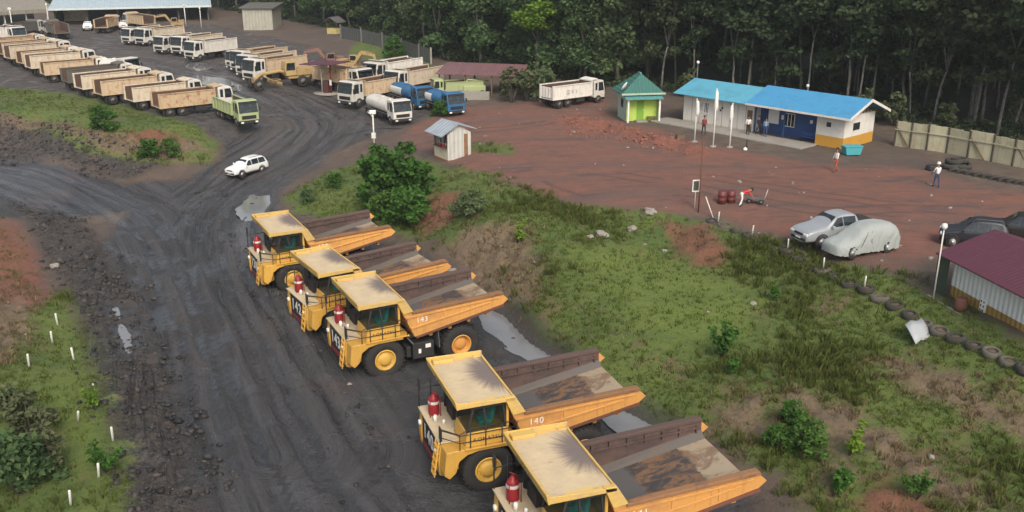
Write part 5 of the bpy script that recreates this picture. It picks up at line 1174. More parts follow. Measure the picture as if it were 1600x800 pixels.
excavator('yellow excavator with a folded boom behind the maroon canopy', GG(548, 114), R(-20)).scale = (.78,) * 3; excavator('orange yellow excavator in front of the workshop bay', GG(276, 46), R(200), mat=paint('machine_orange', (.34, .23, .12), .7, .7)).scale = (.75,) * 3; excavator('dull red excavator behind the maroon canopy beside the yellow one', GG(520, 108), R(200), mat=paint('machine_red', (.22, .11, .085), .7, .6)).scale = (.75,) * 3
# ---------------------------------------------------------------- buildings
def frame(a, b_, z=None):
    """origin at pixel a on the ground, local x towards pixel b; returns (origin, angle, length)"""
    p, q_ = G(*a), G(*b_); d = (q_ - p).xy; o = Vector((p.x, p.y, gz(p.x, p.y) if z is None else z)); return o, math.atan2(d.y, d.x), d.length
def corr(name, base, low=None, pitch=.25, dirt=.35, rough=.5, axis=0, bump=.03):
    if name in _mc: return _mc[name]
    b = NB(name); o = b.tc(); x = b.sep(o)[axis]; n = b.noise(o, .8, 5, .65); f = b.noise(o, 6, 4, .6)
    wv = b.math('SINE', b.math('MULTIPLY', x, 6.2832 / pitch))
    st = b.noise(b.mapping(o, (3, 3, .3)), 1.6, 4, .6)
    c = b.mix(b.math('MULTIPLY', b.step(n, .45, .7), dirt), base, tuple(q * .55 for q in base)); c = b.mix(b.math('MULTIPLY', b.step(st, .55, .72), dirt * .6), c, (.20, .14, .09))
    b.bump(b.math('ADD', wv, b.math('MULTIPLY', f, .4)), bump); _mc[name] = b.fin(c, rough, 0, .4); return _mc[name]
CONC = paint('concrete', (.30, .28, .25), .9, .5, (.17, .13, .10), .7, vary=.3)
WALLW = paint('white_wall', (.66, .64, .60), .8, .35, (.38, .32, .25), .8, low=.35, streak=.25)
WALLB = paint('blue_wall', (.018, .065, .22), .6, .25, (.05, .07, .12), 1)
OCHRE = paint('ochre_base', (.58, .30, .035), .6, .3, (.25, .15, .07), 1)
MAROON = corr('maroon_roof', (.085, .022, .04), pitch=.25, dirt=.2, rough=.7, bump=.006)
ROOFB = corr('blue_roof', (.055, .25, .46), pitch=.3, dirt=.4, rough=.65, bump=.012)
ROOFT = corr('teal_roof', (.09, .32, .44), pitch=.3, dirt=.5, rough=.6, bump=.01)
WOOD = paint('old_wood', (.15, .10, .06), .9, .5, (.07, .05, .035), 2)
STEELP = paint('post_paint', (.62, .60, .56), .5, .4, (.25, .18, .13), 2)
RUSTP = paint('rusty_pole', (.13, .055, .035), .85, .5, (.07, .04, .03), 2)

def hpole(px_top, base):     # height that reaches a photo row above a base point
    lo, hi = 0, 15
    for _ in range(30):
        mid = (lo + hi) / 2; v = Vector((base.x, base.y, base.z + mid - CAM_H)); dep = v.y * CT - v.z * ST; yy = 400 - FPX * (v.y * ST + v.z * CT) / dep
        if yy > px_top: lo = mid
        else: hi = mid
    return lo
def gable_roof(L, y0, y1, ze, zr, th=.06, x0=0.0, yr=None):
    yr = (y0 + y1) / 2 if yr is None else yr; m = MB()
    m.prism([(y0, ze), (yr, zr), (yr, zr + th), (y0, ze + th)], x0, x0 + L, axis='x'); m.prism([(yr + .001, zr), (y1, ze), (y1, ze + th), (yr + .001, zr + th)], x0, x0 + L, axis='x'); return m
# office
o_, an, L = frame((1067, 189), (1316, 234), ZT + .02); t = thing('site_office', 'long site office with bright blue roof, white and blue walls and an ochre base', 'building', o_, an)
pr = G(1386, 228) - Vector(o_); D = -pr.x * math.sin(an) + pr.y * math.cos(an); D = max(D, 5.0); WH = 2.75; x1, x2 = L * .47, L * .845
print('office', L, D)
m = MB(); m.box(0, x1, 0, D, 0, WH); m.build('left_wall', WALLW, t); m = MB(); m.box(x1, x2, 1.1, D, 0, WH); m.build('blue_wall', WALLB, t)
m = MB(); m.box(x2, L, 0, D, .95, WH); m.prism([(0.05, WH), (D - .05, WH), (D / 2, WH + 1.0)], L - .25, L - .15, axis='x'); m.build('end_wall', WALLW, t)
m = MB(); m.box(x2 - .004, L + .004, -.004, D + .004, 0, .95); m.build('base_stripe', OCHRE, t)
m = MB(); m.prism([(-.05, WH + .05), (D + .05, WH + .05), (D / 2, WH + .95)], L - .14, L - .13, axis='x')
for k in range(9): y = .3 + k * (D - .6) / 8; m.box(L - .13, L - .06, y - .04, y + .04, WH + .02, WH + .12 + (1 - abs(y - D / 2) / (D / 2)) * .8)
m.build('gable_truss', WOOD, t)
gable_roof(x1 + .5, -1.0, D + .6, WH + .02, WH + 1.15, x0=-.6).build('roof', ROOFT, t)
rf = gable_roof(L - x1 + 1.3, -1.05, D + .7, WH + .14, WH + 1.4, x0=x1 - .3).build('roof', ROOFB, t)
m = MB()
for y0, y1, z0, z1 in ((-1.05, (D - .35) / 2, WH + .10, WH + 1.36), (D + .7, (D - .35) / 2, WH + .10, WH + 1.36)):
    m.prism([(y0, z0 - .12), (y1, z1 - .12), (y1, z1 + .12), (y0, z0 + .12)], L + 1.001, L + 1.06, axis='x')
m.box(x1 - .3, L + 1.0, -1.10, -1.052, WH + .0, WH + .17); m.build('barge_board', WALLW, rf)
for x in (x1 + .2, x1 + (x2 - x1) * .5): m = MB(); m.box(x - .05, x + .05, -.05, .05, 0, WH + .1); m.build('porch_post', WALLB, t)
for (xa, xb, za, zb, y, nm, mt) in [(.115 * L, .135 * L, 1.3, 2.1, -.02, 'window', GLS), (.145 * L, .175 * L, 1.2, 2.15, -.02, 'window', GLS), (.43 * L, .462 * L, .05, 2.1, -.025, 'door', WOOD), (.52 * L, .585 * L, 1.0, 2.3, 1.08, 'notice_board', WHT), (.62 * L, .68 * L, 1.0, 2.1, 1.07, 'window', GLS), (.60 * L, .613 * L, 1.5, 1.9, 1.08, 'notice', WHT), (.77 * L, .785 * L, 1.55, 1.85, 1.08, 'notice', WHT), (.70 * L, .735 * L, .05, 2.1, 1.075, 'door', WALLB), (.90 * L, .925 * L, 1.75, 2.15, -.02, 'wall_fan', BLK)]:
    m = MB(); m.box(xa, xb, y, y + .04, za, zb); w_ = m.build(nm, mt, t)
    if nm == 'window':
        m = MB(); 
        for xx in np.linspace(xa, xb, 4): m.box(xx - .03, xx + .03, y - .03, y - .002, za, zb)
        m.box(xa - .05, xb + .05, y - .04, y - .001, za - .07, za - .01); m.box(xa - .05, xb + .05, y - .04, y - .001, zb + .01, zb + .07); m.build('frame', WHT, w_)
m = MB(); m.box(L + .005, L + .03, D * .28, D * .5, 1.45, 2.1); w_ = m.build('window', GLS, t); m = MB(); m.box(L + .005, L + .05, D * .27, D * .51, 1.36, 1.44); m.box(L + .005, L + .05, D * .27, D * .51, 2.11, 2.18); m.build('frame', WALLW, w_)
m = MB()
for x in np.linspace(.06 * L, .42 * L, 8): m.box(x - .015, x + .015, -.012, -.001, .02, WH - .15)
m.build('panel_seam', GRY, t)
m = MB()
for x, z in ((.225 * L, 1.9), (.255 * L, 1.65), (.265 * L, 1.9), (.33 * L, 1.75)): m.box(x - .09, x + .09, -.02, -.001, z - .1, z + .1)
m.build('vent_hole', BLK, t)
# walkway along the office with a low kerb
m = MB(); m.box(-2.0, L * .86, -2.6, -.03, -.3, .10); o = m.build('path', CONC, None, .03); o.location = o_; o.rotation_euler[2] = an; tag(o, kind='structure')
t2 = thing('bench', 'dark blue bench on the blue porch of the office', 'bench', o_ + Vector((math.cos(an) * L * .79 - math.sin(an) * .5, math.sin(an) * L * .79 + math.cos(an) * .5, .0)), an)
m = MB(); m.box(-.8, .8, -.2, .2, .42, .48); m.build('seat', WALLB, t2); m = MB(); m.box(-.8, .8, .18, .22, .5, .85); m.build('backrest', WALLB, t2)
for sx in (-.7, .7):
    for sy in (-.16, .16): m = MB(); m.box(sx - .03, sx + .03, sy - .03, sy + .03, 0, .42); m.build('leg', BLK, t2)
# green house
GHW = paint('lime_wall', (.42, .58, .10), .7, .2, (.2, .25, .08), 1); GHS = paint('pale_green_wall', (.36, .46, .36), .7, .3, (.2, .22, .15), 1); GHD = paint('leaf_green_door', (.16, .33, .03), .6, .1)
GR = corr('green_roof', (.03, .125, .105), pitch=.35, dirt=.2, rough=.6); GR2 = corr('green_roof_porch', (.09, .26, .26), pitch=.35, dirt=.2)
o_, an, L = frame((980, 192), (1031, 191), ZT); an += R(3); print('green house', L); D = L * 1.1; t = thing('green_house', 'small lime green house with a hipped dark green roof', 'house', o_, an)
m = MB(); m.box(0, .02, .5, D, 0, 2.75); m.box(L - .02, L, .5, D, 0, 2.75); m.box(.02, L - .02, D - .02, D, 0, 2.75); m.build('side_wall', GHS, t)
m = MB(); m.box(.0, L, .92, 1.0, .0, 2.7); m.build('front_wall', GHW, t); m = MB(); m.box(L * .36, L * .58, .89, .919, .05, 2.05); d_ = m.build('door', GHD, t); m = MB(); m.box(L * .55, L * .57, .86, .889, 1.0, 1.1); m.build('handle', WHT, d_)
m = MB(); m.box(L * .3, L * .64, .0, .9, -.1, .12); m.build('step', CONC, t)
for x in (.05, L - .05): m = MB(); m.box(x - .08, x + .08, -.08, .08, -.2, 2.35); m.build('porch_post', WHT, t)
e = .55; m = MB(); zr = 4.6; vs = [(-e, .3, 2.78), (L + e, .3, 2.78), (L + e, D + e, 2.78), (-e, D + e, 2.78), (L * .5, D * .42, zr), (L * .5, D * .66, zr), (-e, .3, 2.68), (L + e, .3, 2.68), (L + e, D + e, 2.68), (-e, D + e, 2.68)]
m.add(vs, [(0, 1, 4), (1, 2, 5, 4), (2, 3, 5), (3, 0, 4, 5), (6, 7, 8, 9), (0, 1, 7, 6), (1, 2, 8, 7), (2, 3, 9, 8), (3, 0, 6, 9)]); r_ = m.build('roof', GR, t)
m = MB(); m.tube([vs[4], vs[5]], .09, 6); m.build('ridge_cap', GR2, r_); m = MB(); m.box(-e - .03, L + e + .03, .24, .298, 2.66, 2.84); m.build('fascia', GHS, r_)
m = MB(); m.prism([(-.35, 2.3), (.9, 2.62), (.9, 2.66), (-.35, 2.34)], -.25, L + .25, axis='x'); m.build('porch_roof', GR2, t)
m = MB(); m.box(-.012, -.001, D * .45, D * .7, 1.2, 2.1); m.build('window', GLS, t); m = MB(); m.box(L * .66, L * .92, .4, .75, .4, .46); [m.box(x, x + .05, y, y + .05, 0, .4) for x in (L * .67, L * .90) for y in (.42, .68)]; m.build('porch_bench', WOOD, t)
td = thing('satellite_dish', 'white satellite dish on the green roof', 'satellite dish', o_ + Matrix.Rotation(an, 3, 'Z') @ Vector((-e + .45, .8, 3.05)), an - 2.2)
m = MB(); m.lathe([(.001, 0), (.25, .03), (.42, .09), (.5, .14)], n=20); me_ = m.mesh('reflector', WHT); d_ = link('reflector', me_, td); d_.rotation_euler = (R(60), 0, 0); d_.location = (0, 0, .35); m = MB(); m.tube([(0, 0, -.15), (0, .05, .3)], .03, 6); m.build('mount', GRY, td); m = MB(); m.tube([(0, 0, .1), (0, -.45, .55)], .015, 5); m.build('feed_arm', GRY, td)
# guard hut
SID = corr('hut_siding', (.46, .46, .43), pitch=.42, dirt=.35); ZINC = corr('zinc_roof', (.30, .34, .38), pitch=.5, dirt=.55, rough=.45, axis=1)
k_ = G(700, 252); o_ = Vector((k_.x, k_.y, gz(k_.x, k_.y))); p2 = G(739, 249); p1 = G(670, 244); ax = math.atan2(p2.y - k_.y, p2.x - k_.x); W_ = (p2 - k_).xy.length; Dp = (p1 - k_).xy.length; ax = R(32); W_ = 2.3; print('hut', W_, Dp)
Dp = 2.5; t = thing('guard_hut', 'small corrugated guard hut with a zinc gable roof and an open serving counter', 'hut', o_, ax); Hh = 2.35
m = MB(); m.box(0, W_, 0, .06, .1, Hh); m.prism([(0, Hh), (W_, Hh), (W_ * .42, Hh + .75)], .0, .06); m.build('end_wall', SID, t)
m = MB(); m.box(W_ * .70, W_ * .86, -.02, -.001, .12, 2.25); m.build('door', RUSTR, t); m = MB(); m.box(0, .06, .062, Dp, .1, 1.05); m.build('counter_wall', paint('counter_cream', (.62, .56, .44), .7, .3), t); m = MB(); m.box(-.15, .2, .062, Dp, 1.05, 1.1); m.build('counter_top', WOOD, t)
m = MB(); m.box(W_ - .06, W_, .062, Dp, .1, Hh); m.box(.06, W_ - .06, Dp - .06, Dp, .1, Hh); m.build('back_wall', SID, t); m = MB(); m.box(-.05, W_ + .05, -.05, Dp + .05, -.35, .095); m.build('plinth', RUSTR, t)
for y in (.1, Dp - .1): m = MB(); m.box(-.02, .08, y - .05, y + .05, 1.1, Hh); m.build('corner_post', WOOD, t)
m = MB(); xr = W_ * .42; m.prism([(-.75, Hh - .12), (xr, Hh + .82), (xr, Hh + .88), (-.75, Hh - .06)], -.3, Dp + .35); m.prism([(xr + .001, Hh + .82), (W_ + .45, Hh + .25), (W_ + .45, Hh + .31), (xr + .001, Hh + .88)], -.3, Dp + .35); m.build('roof', ZINC, t)
for k in range(4):
    bx = thing('bottle', 'small red bottle on the counter of the guard hut', 'bottle', (0, 0, 0), 0, 'bottles on the hut counter'); m = MB(); m.lathe([(.07, 0), (.07, .2), (.03, .27), (.03, .34), (.001, .345)], n=10); m.build('bottle_body', RED, bx); m = MB(); m.lathe([(.035, .345), (.035, .38), (.001, .381)], n=8); m.build('cap', WHT, bx)
    bx.location = o_ + Matrix.Rotation(ax, 3, 'Z') @ Vector((.02, .4 + k * .45, 1.105))
# maroon cabin on the right
o_, an, L = frame((1483, 462), (1600, 519), ZT); L *= 1.35; print('cabin', L); D = 5.0; t = thing('maroon_roof_cabin', 'white corrugated cabin with an ochre base and maroon roof at the right edge', 'building', o_, an)
CW = corr('white_siding', (.64, .66, .64), pitch=.32, dirt=.18); CO = corr('ochre_siding', (.30, .19, .05), pitch=.32, dirt=.4)
m = MB(); m.box(0, L, 0, .05, .75, 2.45); m.build('front_wall', CW, t); m = MB(); m.box(-.0, L, .004, .054, -.1, .748); m.build('base_panel', CO, t); m = MB(); m.box(0, .05, .06, D, 0, 2.45); m.box(L - .05, L, .06, D, 0, 2.45); m.box(.05, L - .05, D - .05, D, 0, 2.45); m.build('side_wall', CW, t)
gable_roof(L + 1.1, -.75, D + .7, 2.3, 3.35, x0=-.55).build('roof', MAROON, t)
m = MB(); m.box(2.3, 2.75, -.03, .0, .2, .95); [m.box(2.35 + .2 * i, 2.43 + .2 * i, -.036, -.031, .3 + .22 * j, .4 + .22 * j, 1) for i in range(2) for j in range(3)]; m.build('vent_panel', [WHT, BLK], t); m = MB(); m.box(-.6, 2.4, -.9, -.01, -.25, .06); m.build('doorstep', CONC, t)
m = MB(); m.box(-.95, -.03, -.28, -.24, .05, 2.2); m.build('side_screen', paint('dark_green_sheet', (.035, .06, .04), .7, .3), t)
m = MB(); m.lathe([(.30, .0), (.31, .3), (.30, .62), (.29, .64), (.001, .64)], n=16); o = m.build('rusty_drum', RUSTP, None); o.location = o_ + Matrix.Rotation(an, 3, 'Z') @ Vector((1.7, -.6, .07)); tag(o, 'short rusty drum on the doorstep of the maroon roofed cabin', 'drum')
# workshop
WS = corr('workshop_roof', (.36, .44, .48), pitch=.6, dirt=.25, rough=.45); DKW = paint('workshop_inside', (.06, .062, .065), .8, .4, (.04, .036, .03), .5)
o_, an, L = frame((88, 40), (326, 31), 3.6); print('workshop', L, o_); t = thing('workshop', 'open fronted workshop with a broad pale blue grey roof and dark bays', 'building', o_, an); D = 16; EH = hpole(14, o_) + .1
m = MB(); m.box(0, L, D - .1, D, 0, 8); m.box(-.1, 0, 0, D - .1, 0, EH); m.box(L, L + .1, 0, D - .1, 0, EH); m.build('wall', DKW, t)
m = MB(); m.prism([(-2.2, EH - .1), (D + 1, EH + 2.6), (D + 1, EH + 2.75), (-2.2, EH + .05)], -.8, L + .8, axis='x'); r_ = m.build('roof', WS, t); m = MB(); m.box(-.8, L + .8, -2.28, -2.202, EH - .25, EH + .12); m.build('gutter', paint('pale_gutter', (.55, .62, .62), .4, .2), r_)
for k in range(6): x = k * L / 5; m = MB(); m.box(x - .14, x + .14, -.14, .14, 0, EH + .2); m.build('column', GRY, t)
for (x0, x1_, y, h) in ((.02 * L, .18 * L, 8, 2.6), (.52 * L, .6 * L, 10, 2.4), (.78 * L, .86 * L, 8, 3.0)): m = MB(); m.box(x0, x1_, y, y + 2.4, 0, h); m.build('store_box', CREAM if x0 < 5 else GRYB, t, .05)
o_, an, L = frame((-60, 52), (86, 40), 3.6); t = thing('side_shed', 'lower tan roofed lean to left of the workshop', 'building', o_, an); m = MB(); TANW = corr('tan_sheet', (.22, .20, .16), pitch=.5, dirt=.5)
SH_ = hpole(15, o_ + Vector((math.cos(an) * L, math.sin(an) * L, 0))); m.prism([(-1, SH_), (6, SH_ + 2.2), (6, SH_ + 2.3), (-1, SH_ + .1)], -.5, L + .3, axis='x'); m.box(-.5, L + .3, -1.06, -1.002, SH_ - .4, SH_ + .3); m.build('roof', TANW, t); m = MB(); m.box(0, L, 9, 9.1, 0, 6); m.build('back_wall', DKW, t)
for k in range(5): x = k * L / 4.3; m = MB(); m.box(x - .12, x + .12, 0, .24, 0, SH_ + .2); m.build('column', WALLW, t)
# grey store shed, yellow hut, dark fence behind the yard
GS1 = corr('shed_light', (.34, .33, .28), pitch=.6, dirt=.35)
o_, an, L = frame((381, 48), (426, 47), 4.0); an += R(4); D = 7; t = thing('store_shed', 'grey sheet metal store shed with a low mono pitch roof', 'shed', o_, an)
m = MB(); m.box(0, L, 0, D, 0, 4.0); m.build('wall', GS1, t); m = MB(); m.prism([(-.5, 4.02), (D + .5, 4.5), (D + .5, 4.6), (-.5, 4.12)], -.6, L + .5, axis='x'); m.build('roof', GRYB, t); m = MB(); m.box(-.03, -.001, 1.5, 4.5, 0, 3.0); m.build('door', GRY, t)
o_, an, L = frame((511, 53), (526, 53), 4.4); t = thing('watch_hut', 'tiny yellow watch hut with a dark roof at the foot of the wood', 'hut', o_, an); m = MB(); m.box(0, L, 0, 1.8, 0, 1.0); m.build('wall', paint('watch_yellow', (.5, .42, .16), .7, .3), t); m = MB(); m.prism([(-.5, 2.0), (L / 2, 2.9), (L + .5, 2.0), (L + .5, 2.1), (L / 2, 3.0), (-.5, 2.1)], -.4, 2.2); m.build('roof', GRY, t)
for x in (.06, L - .06):
    for y in (.06, 1.74): m = MB(); m.box(x - .05, x + .05, y - .05, y + .05, 1.0, 2.2); m.build('post', WOOD, t)
FN = [(533, 60), (565, 66), (598, 74), (628, 84), (655, 93), (674, 100)]; t = thing('sheet_fence', 'dark weathered sheet fence along the foot of the wood behind the yard', 'fence', GG(*FN[0])); o0 = Vector(t.location)
DF = corr('dark_sheet', (.085, .09, .085), pitch=.4, dirt=.5)
for i in range(len(FN) - 1):
    a, b_ = GG(*FN[i]) - o0, GG(*FN[i + 1]) - o0; m = MB(); d = (b_ - a).xy.normalized() * .0; n_ = Vector((-(b_ - a).y, (b_ - a).x)).normalized() * .04
    m.hexa([(a.x - n_.x, a.y - n_.y, a.z - .2), (b_.x - n_.x, b_.y - n_.y, b_.z - .2), (b_.x + n_.x, b_.y + n_.y, b_.z - .2), (a.x + n_.x, a.y + n_.y, a.z - .2), (a.x - n_.x, a.y - n_.y, a.z + 2.0), (b_.x - n_.x, b_.y - n_.y, b_.z + 2.0), (b_.x + n_.x, b_.y + n_.y, b_.z + 2.0), (a.x + n_.x, a.y + n_.y, a.z + 2.0)]); m.build('panel', DF, t)
for i in range(len(FN)): a = GG(*FN[i]) - o0; m = MB(); m.box(a.x - .12, a.x + .12, a.y - .25, a.y - .05, a.z - .2, a.z + 2.3); m.build('post', GRY if i < 5 else CONC, t)
# fuel canopy
o_, an, L = frame((490, 146), (534, 149)); o_ = GG(511, 147); t = thing('fuel_canopy', 'small maroon canopy on two posts over a pale concrete island', 'canopy', o_, an - R(8)); m = MB(); m.prism([(-2.4, 3.55), (2.4, 3.75), (2.4, 3.83), (-2.4, 3.63)], -1.9, 1.9); m.build('roof', MAROON, t)
m = MB(); m.lathe([(1.7, 0), (1.7, .16), (.001, .17)], n=24); isl = m.build('island', CONC, t); isl.scale = (1, .8, 1)
m = MB(); m.tube([(-.65, 0, .1), (-.65, 0, 3.6)], .07, 8); m.build('post', STEELP, t); m = MB(); m.tube([(.65, 0, .1), (.65, 0, 3.65)], .09, 8); m.build('post', RED, t)
m = MB(); m.box(-.3, .35, -.35, .35, .17, 1.6); m.build('pump', paint('pump_maroon', (.07, .02, .02), .6, .3), t, .04); m = MB(); m.box(.55, .85, -.16, -.11, 1.1, 1.75); m.build('sign_plate', WHT, t)
# open maroon shed
o_ = GG(755, 146); t = thing('open_shed', 'long low open shed with a faded maroon roof on timber posts', 'shed', o_, R(-14)); MFR = corr('faded_maroon', (.17, .085, .09), pitch=.4, dirt=.5); m = MB(); m.prism([(-2.0, 2.35), (2.6, 3.1), (2.6, 3.18), (-2.0, 2.43)], -5.2, 4.9, axis='x'); m.build('roof', MFR, t)
for x in (-4.8, -1.7, 1.5, 4.5):
    for y, h in ((-1.7, 2.38), (2.3, 3.0)): m = MB(); m.box(x - .08, x + .08, y - .08, y + .08, -.4, h); m.build('post', WOOD, t)
o_ = GG(738, 156); t = thing('block_wall', 'low grey block wall in front of the open maroon shed', 'wall', o_, R(-10)); m = MB(); m.box(-3.3, 2.0, -.1, .1, -.3, 1.0); m.box(-3.3, -3.1, .1, 2.0, -.3, 1.0); m.build('wall_face', CONC, t, .02)
tb = thing('machine_cart', 'pale green machine with pipes under the open maroon shed', 'machine', GG(742, 150), R(10)); m = MB(); m.box(-1.4, 1.2, -.5, .5, .6, 1.3); m.build('engine_cover', GRN, tb, .08, 2); m = MB(); m.tube([(-1.2, .1, 1.3), (-.8, .2, 1.9), (1.6, .2, 1.7)], .1, 8); m.build('pipe', GRN, tb)
for x in (-.9, .8):
    for s in (-1, 1): link('wheel', _cw, tb, (x, s * .55, .38), 0 if s > 0 else math.pi)
# concrete panel fence on the right
FP = [(1396, 227), (1420, 231), (1446, 235), (1477, 239), (1510, 246), (1547, 252), (1580, 259), (1620, 267), (1665, 277)]; FC = paint('fence_panel', (.40, .38, .27), .85, .55, (.22, .19, .11), .9, vary=.3)
t = thing('panel_fence', 'weathered pale concrete panel fence beside the end of the office', 'fence', GG(*FP[0])); o0 = Vector(t.location)
for i in range(len(FP) - 1):
    a, b_ = GG(*FP[i]) - o0, GG(*FP[i + 1]) - o0; n_ = Vector((-(b_ - a).y, (b_ - a).x)).normalized() * .05; hh = 2.2 + random.uniform(-.06, .06)
    for k in range(3):
        p, q_ = a.lerp(b_, k / 3 + .004), a.lerp(b_, (k + 1) / 3 - .004); h2 = hh + random.uniform(-.04, .04); m = MB(); m.hexa([(p.x - n_.x, p.y - n_.y, p.z - .3), (q_.x - n_.x, q_.y - n_.y, q_.z - .3), (q_.x + n_.x, q_.y + n_.y, q_.z - .3), (p.x + n_.x, p.y + n_.y, p.z - .3), (p.x - n_.x, p.y - n_.y, p.z + h2), (q_.x - n_.x, q_.y - n_.y, q_.z + h2), (q_.x + n_.x, q_.y + n_.y, q_.z + h2), (p.x + n_.x, p.y + n_.y, p.z + h2)]); m.build('panel', FC, t)
    m = MB(); m.bar(a.lerp(b_, .02) + Vector((-n_.x * 3, -n_.y * 3, 1.5)), b_.lerp(a, .02) + Vector((-n_.x * 3, -n_.y * 3, 1.5)), .06, .10); m.build('rail', FC, t)
for i in range(len(FP)):
    a = GG(*FP[i]) - o0; m = MB(); m.box(a.x - .05, a.x + .05, a.y - .22, a.y - .08, a.z - .3, a.z + 2.25); m.build('post', paint('dark_post', (.06, .05, .04), .9, .4), t)
    if i in (0, 4, 6): m = MB(); m.bar((a.x + .1, a.y - .25, a.z + 1.6), (a.x + .9, a.y - 1.3, a.z - .1), .09); m.build('brace', WOOD, t)
# ---------------------------------------------------------------- posts, poles, lamps
for k, (bx, by, ty, lab) in enumerate([(1085, 222, 156, 'left white flagpole in front of the office, its flag furled'), (1114, 229, 140, 'middle and tallest white flagpole in front of the office'), (1140, 230, 163, 'right white flagpole in front of the office, its flag furled')]):
    p = GG(bx, by); h = hpole(ty, p); t = thing('flagpole', lab, 'flagpole', p, k, 'flagpoles in front of the office'); m = MB(); m.tube([(0, 0, -.1), (0, 0, h)], [.075, .05], 8); m.build('pole', WHT, t); m = MB(); m.lathe([(.05, h), (.07, h + .06), (.001, h + .13)], n=8); m.build('finial', WHT, t)
    m = MB(); z0 = h - (1.5 if k != 1 else 1.9); m.lathe([(.06, h - .08), (.14, h - .3), (.17, z0 + .8), (.2, z0 + .35), (.13, z0 + .1), (.03, z0)], (.1, 0, 0), 'z', 9); m.build('flag', WHT, t); m = MB(); m.lathe([(.28, -.1), (.28, .1), (.001, .11)], n=10); m.build('footing', CONC, t)
def lamp(bx, by, ty, lab, rad=.06, mat=STEELP, head='ball', grp=None, arm=0.0):
    p = GG(bx, by); h = hpole(ty, p); t = thing('lamp_post', lab, 'lamp post', p, random.uniform(0, 6), grp); m = MB(); m.tube([(0, 0, -.2), (0, 0, h)], [rad * 1.2, rad], 8); m.build('pole', mat, t)
    if head == 'ball': m = MB(); m.lathe([(.05, h - .05), (.12, h), (.16, h + .12), (.12, h + .24), (.001, h + .28)], n=14); m.build('lamp_shade', WHT, t)
    else:
        m = MB(); m.box(-.3, .3, -.12, .12, h, h + .35); m.build('floodlight', paint('flood_lens', (.85, .85, .82), .2, 0), t, .03)
    return t, h
t, h = lamp(585, 232, 178, 'pale lamp post at the yard entrance beside the big green bush', .07, head='none'); m = MB(); m.tube([(0, 0, h - .3), (.5, 0, h + .2)], .035, 6); m.build('bracket', STEELP, t); m = MB(); m.box(-.2, .2, -.12, .12, 1.0, 1.5); m.build('meter_box', WHT, t)
lamp(1458, 468, 357, 'leaning white lamp post at the corner of the maroon roofed cabin', .036)
lamp(1086, 172, 99, 'lamp post with a white ball head behind the left end of the office', .05, GRY); lamp(1256, 196, 136, 'lamp post behind the middle of the blue office roof', .04, GRY)
for bx, by, ty, lab in [(2, 60, 12, 'floodlight pole at the far left edge of the yard'), (22, 58, 15, 'floodlight pole beside the white fronted lorry at left'), (78, 46, 8, 'floodlight pole at the corner between shed and workshop'), (291, 42, 10, 'left floodlight pole at the right end of the workshop'), (315, 44, 14, 'right floodlight pole at the right end of the workshop')]: lamp(bx, by, ty, lab, .08, STEELP, 'flood', 'floodlight poles around the workshop')
p = GG(1091, 331); h = hpole(217, p); t = thing('rusty_pole', 'tall thin rusty pole at the terrace edge beside the small board', 'pole', p); m = MB(); m.tube([(0, 0, -.2), (.02, 0, h)], .05, 8); m.build('pole', RUSTP, t)
p = GG(1085, 327); t = thing('notice_sign', 'small white framed dark board on a thin post by the rusty pole', 'sign', p, R(8)); zc = hpole(290, p); m = MB(); m.tube([(0, 0, -.1), (0, 0, zc + .35)], .03, 6); m.build('post', STEELP, t); m = MB(); m.box(-.26, .26, -.06, -.035, zc - .42, zc + .42); b_ = m.build('board', WHT, t); m = MB(); m.box(-.19, .19, -.068, -.061, zc - .33, zc + .33); m.build('panel', paint('dark_panel', (.05, .05, .045), .5, .3), b_)
p = GG(1115, 340); t = thing('leaning_stake', 'pale leaning stake on the terrace edge near the rusty pole', 'stake', p); m = MB(); m.tube([(0, 0, -.1), (-.55, .3, 1.35)], .04, 6); m.build('stake', STEELP, t)
# marker posts
MPm = MB(); MPm.lathe([(.05, -.15), (.05, .6), (.042, .64), (.001, .65)], n=10); MPM = MPm.mesh('marker_post', WHT)
def marker(px, py, lab, grp, sc=1.0, lean=0, dz=0):
    p = GG(px, py); o = link('marker_post', MPM, None, (p.x, p.y, p.z + dz)); o.scale = (sc, sc, sc); o.rotation_euler = (lean, lean * .8 + random.uniform(-.05, .05), 0); tag(o, lab, 'marker post', grp)
GL = 'white marker posts on the left verge'
for px, py, ln, lab in [(90, 507, 0, 'white marker post at the top of the left verge beside the rubble'), (82, 535, .08, 'white marker post second from the top of the left verge'), (115, 560, 0, 'white marker post against the rubble strip, third down the verge edge'), (46, 574, 0, 'small white marker post on the bare clay, farthest left'), (148, 620, .05, 'white marker post at the verge edge in line with the third truck'), (122, 658, .3, 'leaning white marker post in the middle of the left verge'), (177, 690, .06, 'white marker post at the rubble edge right of the leaning one'), (154, 742, .1, 'white marker post in the grass below the leaning one'), (111, 790, .08, 'white marker post lowest on the left verge')]: marker(px, py, lab, GL, 1.1, ln)
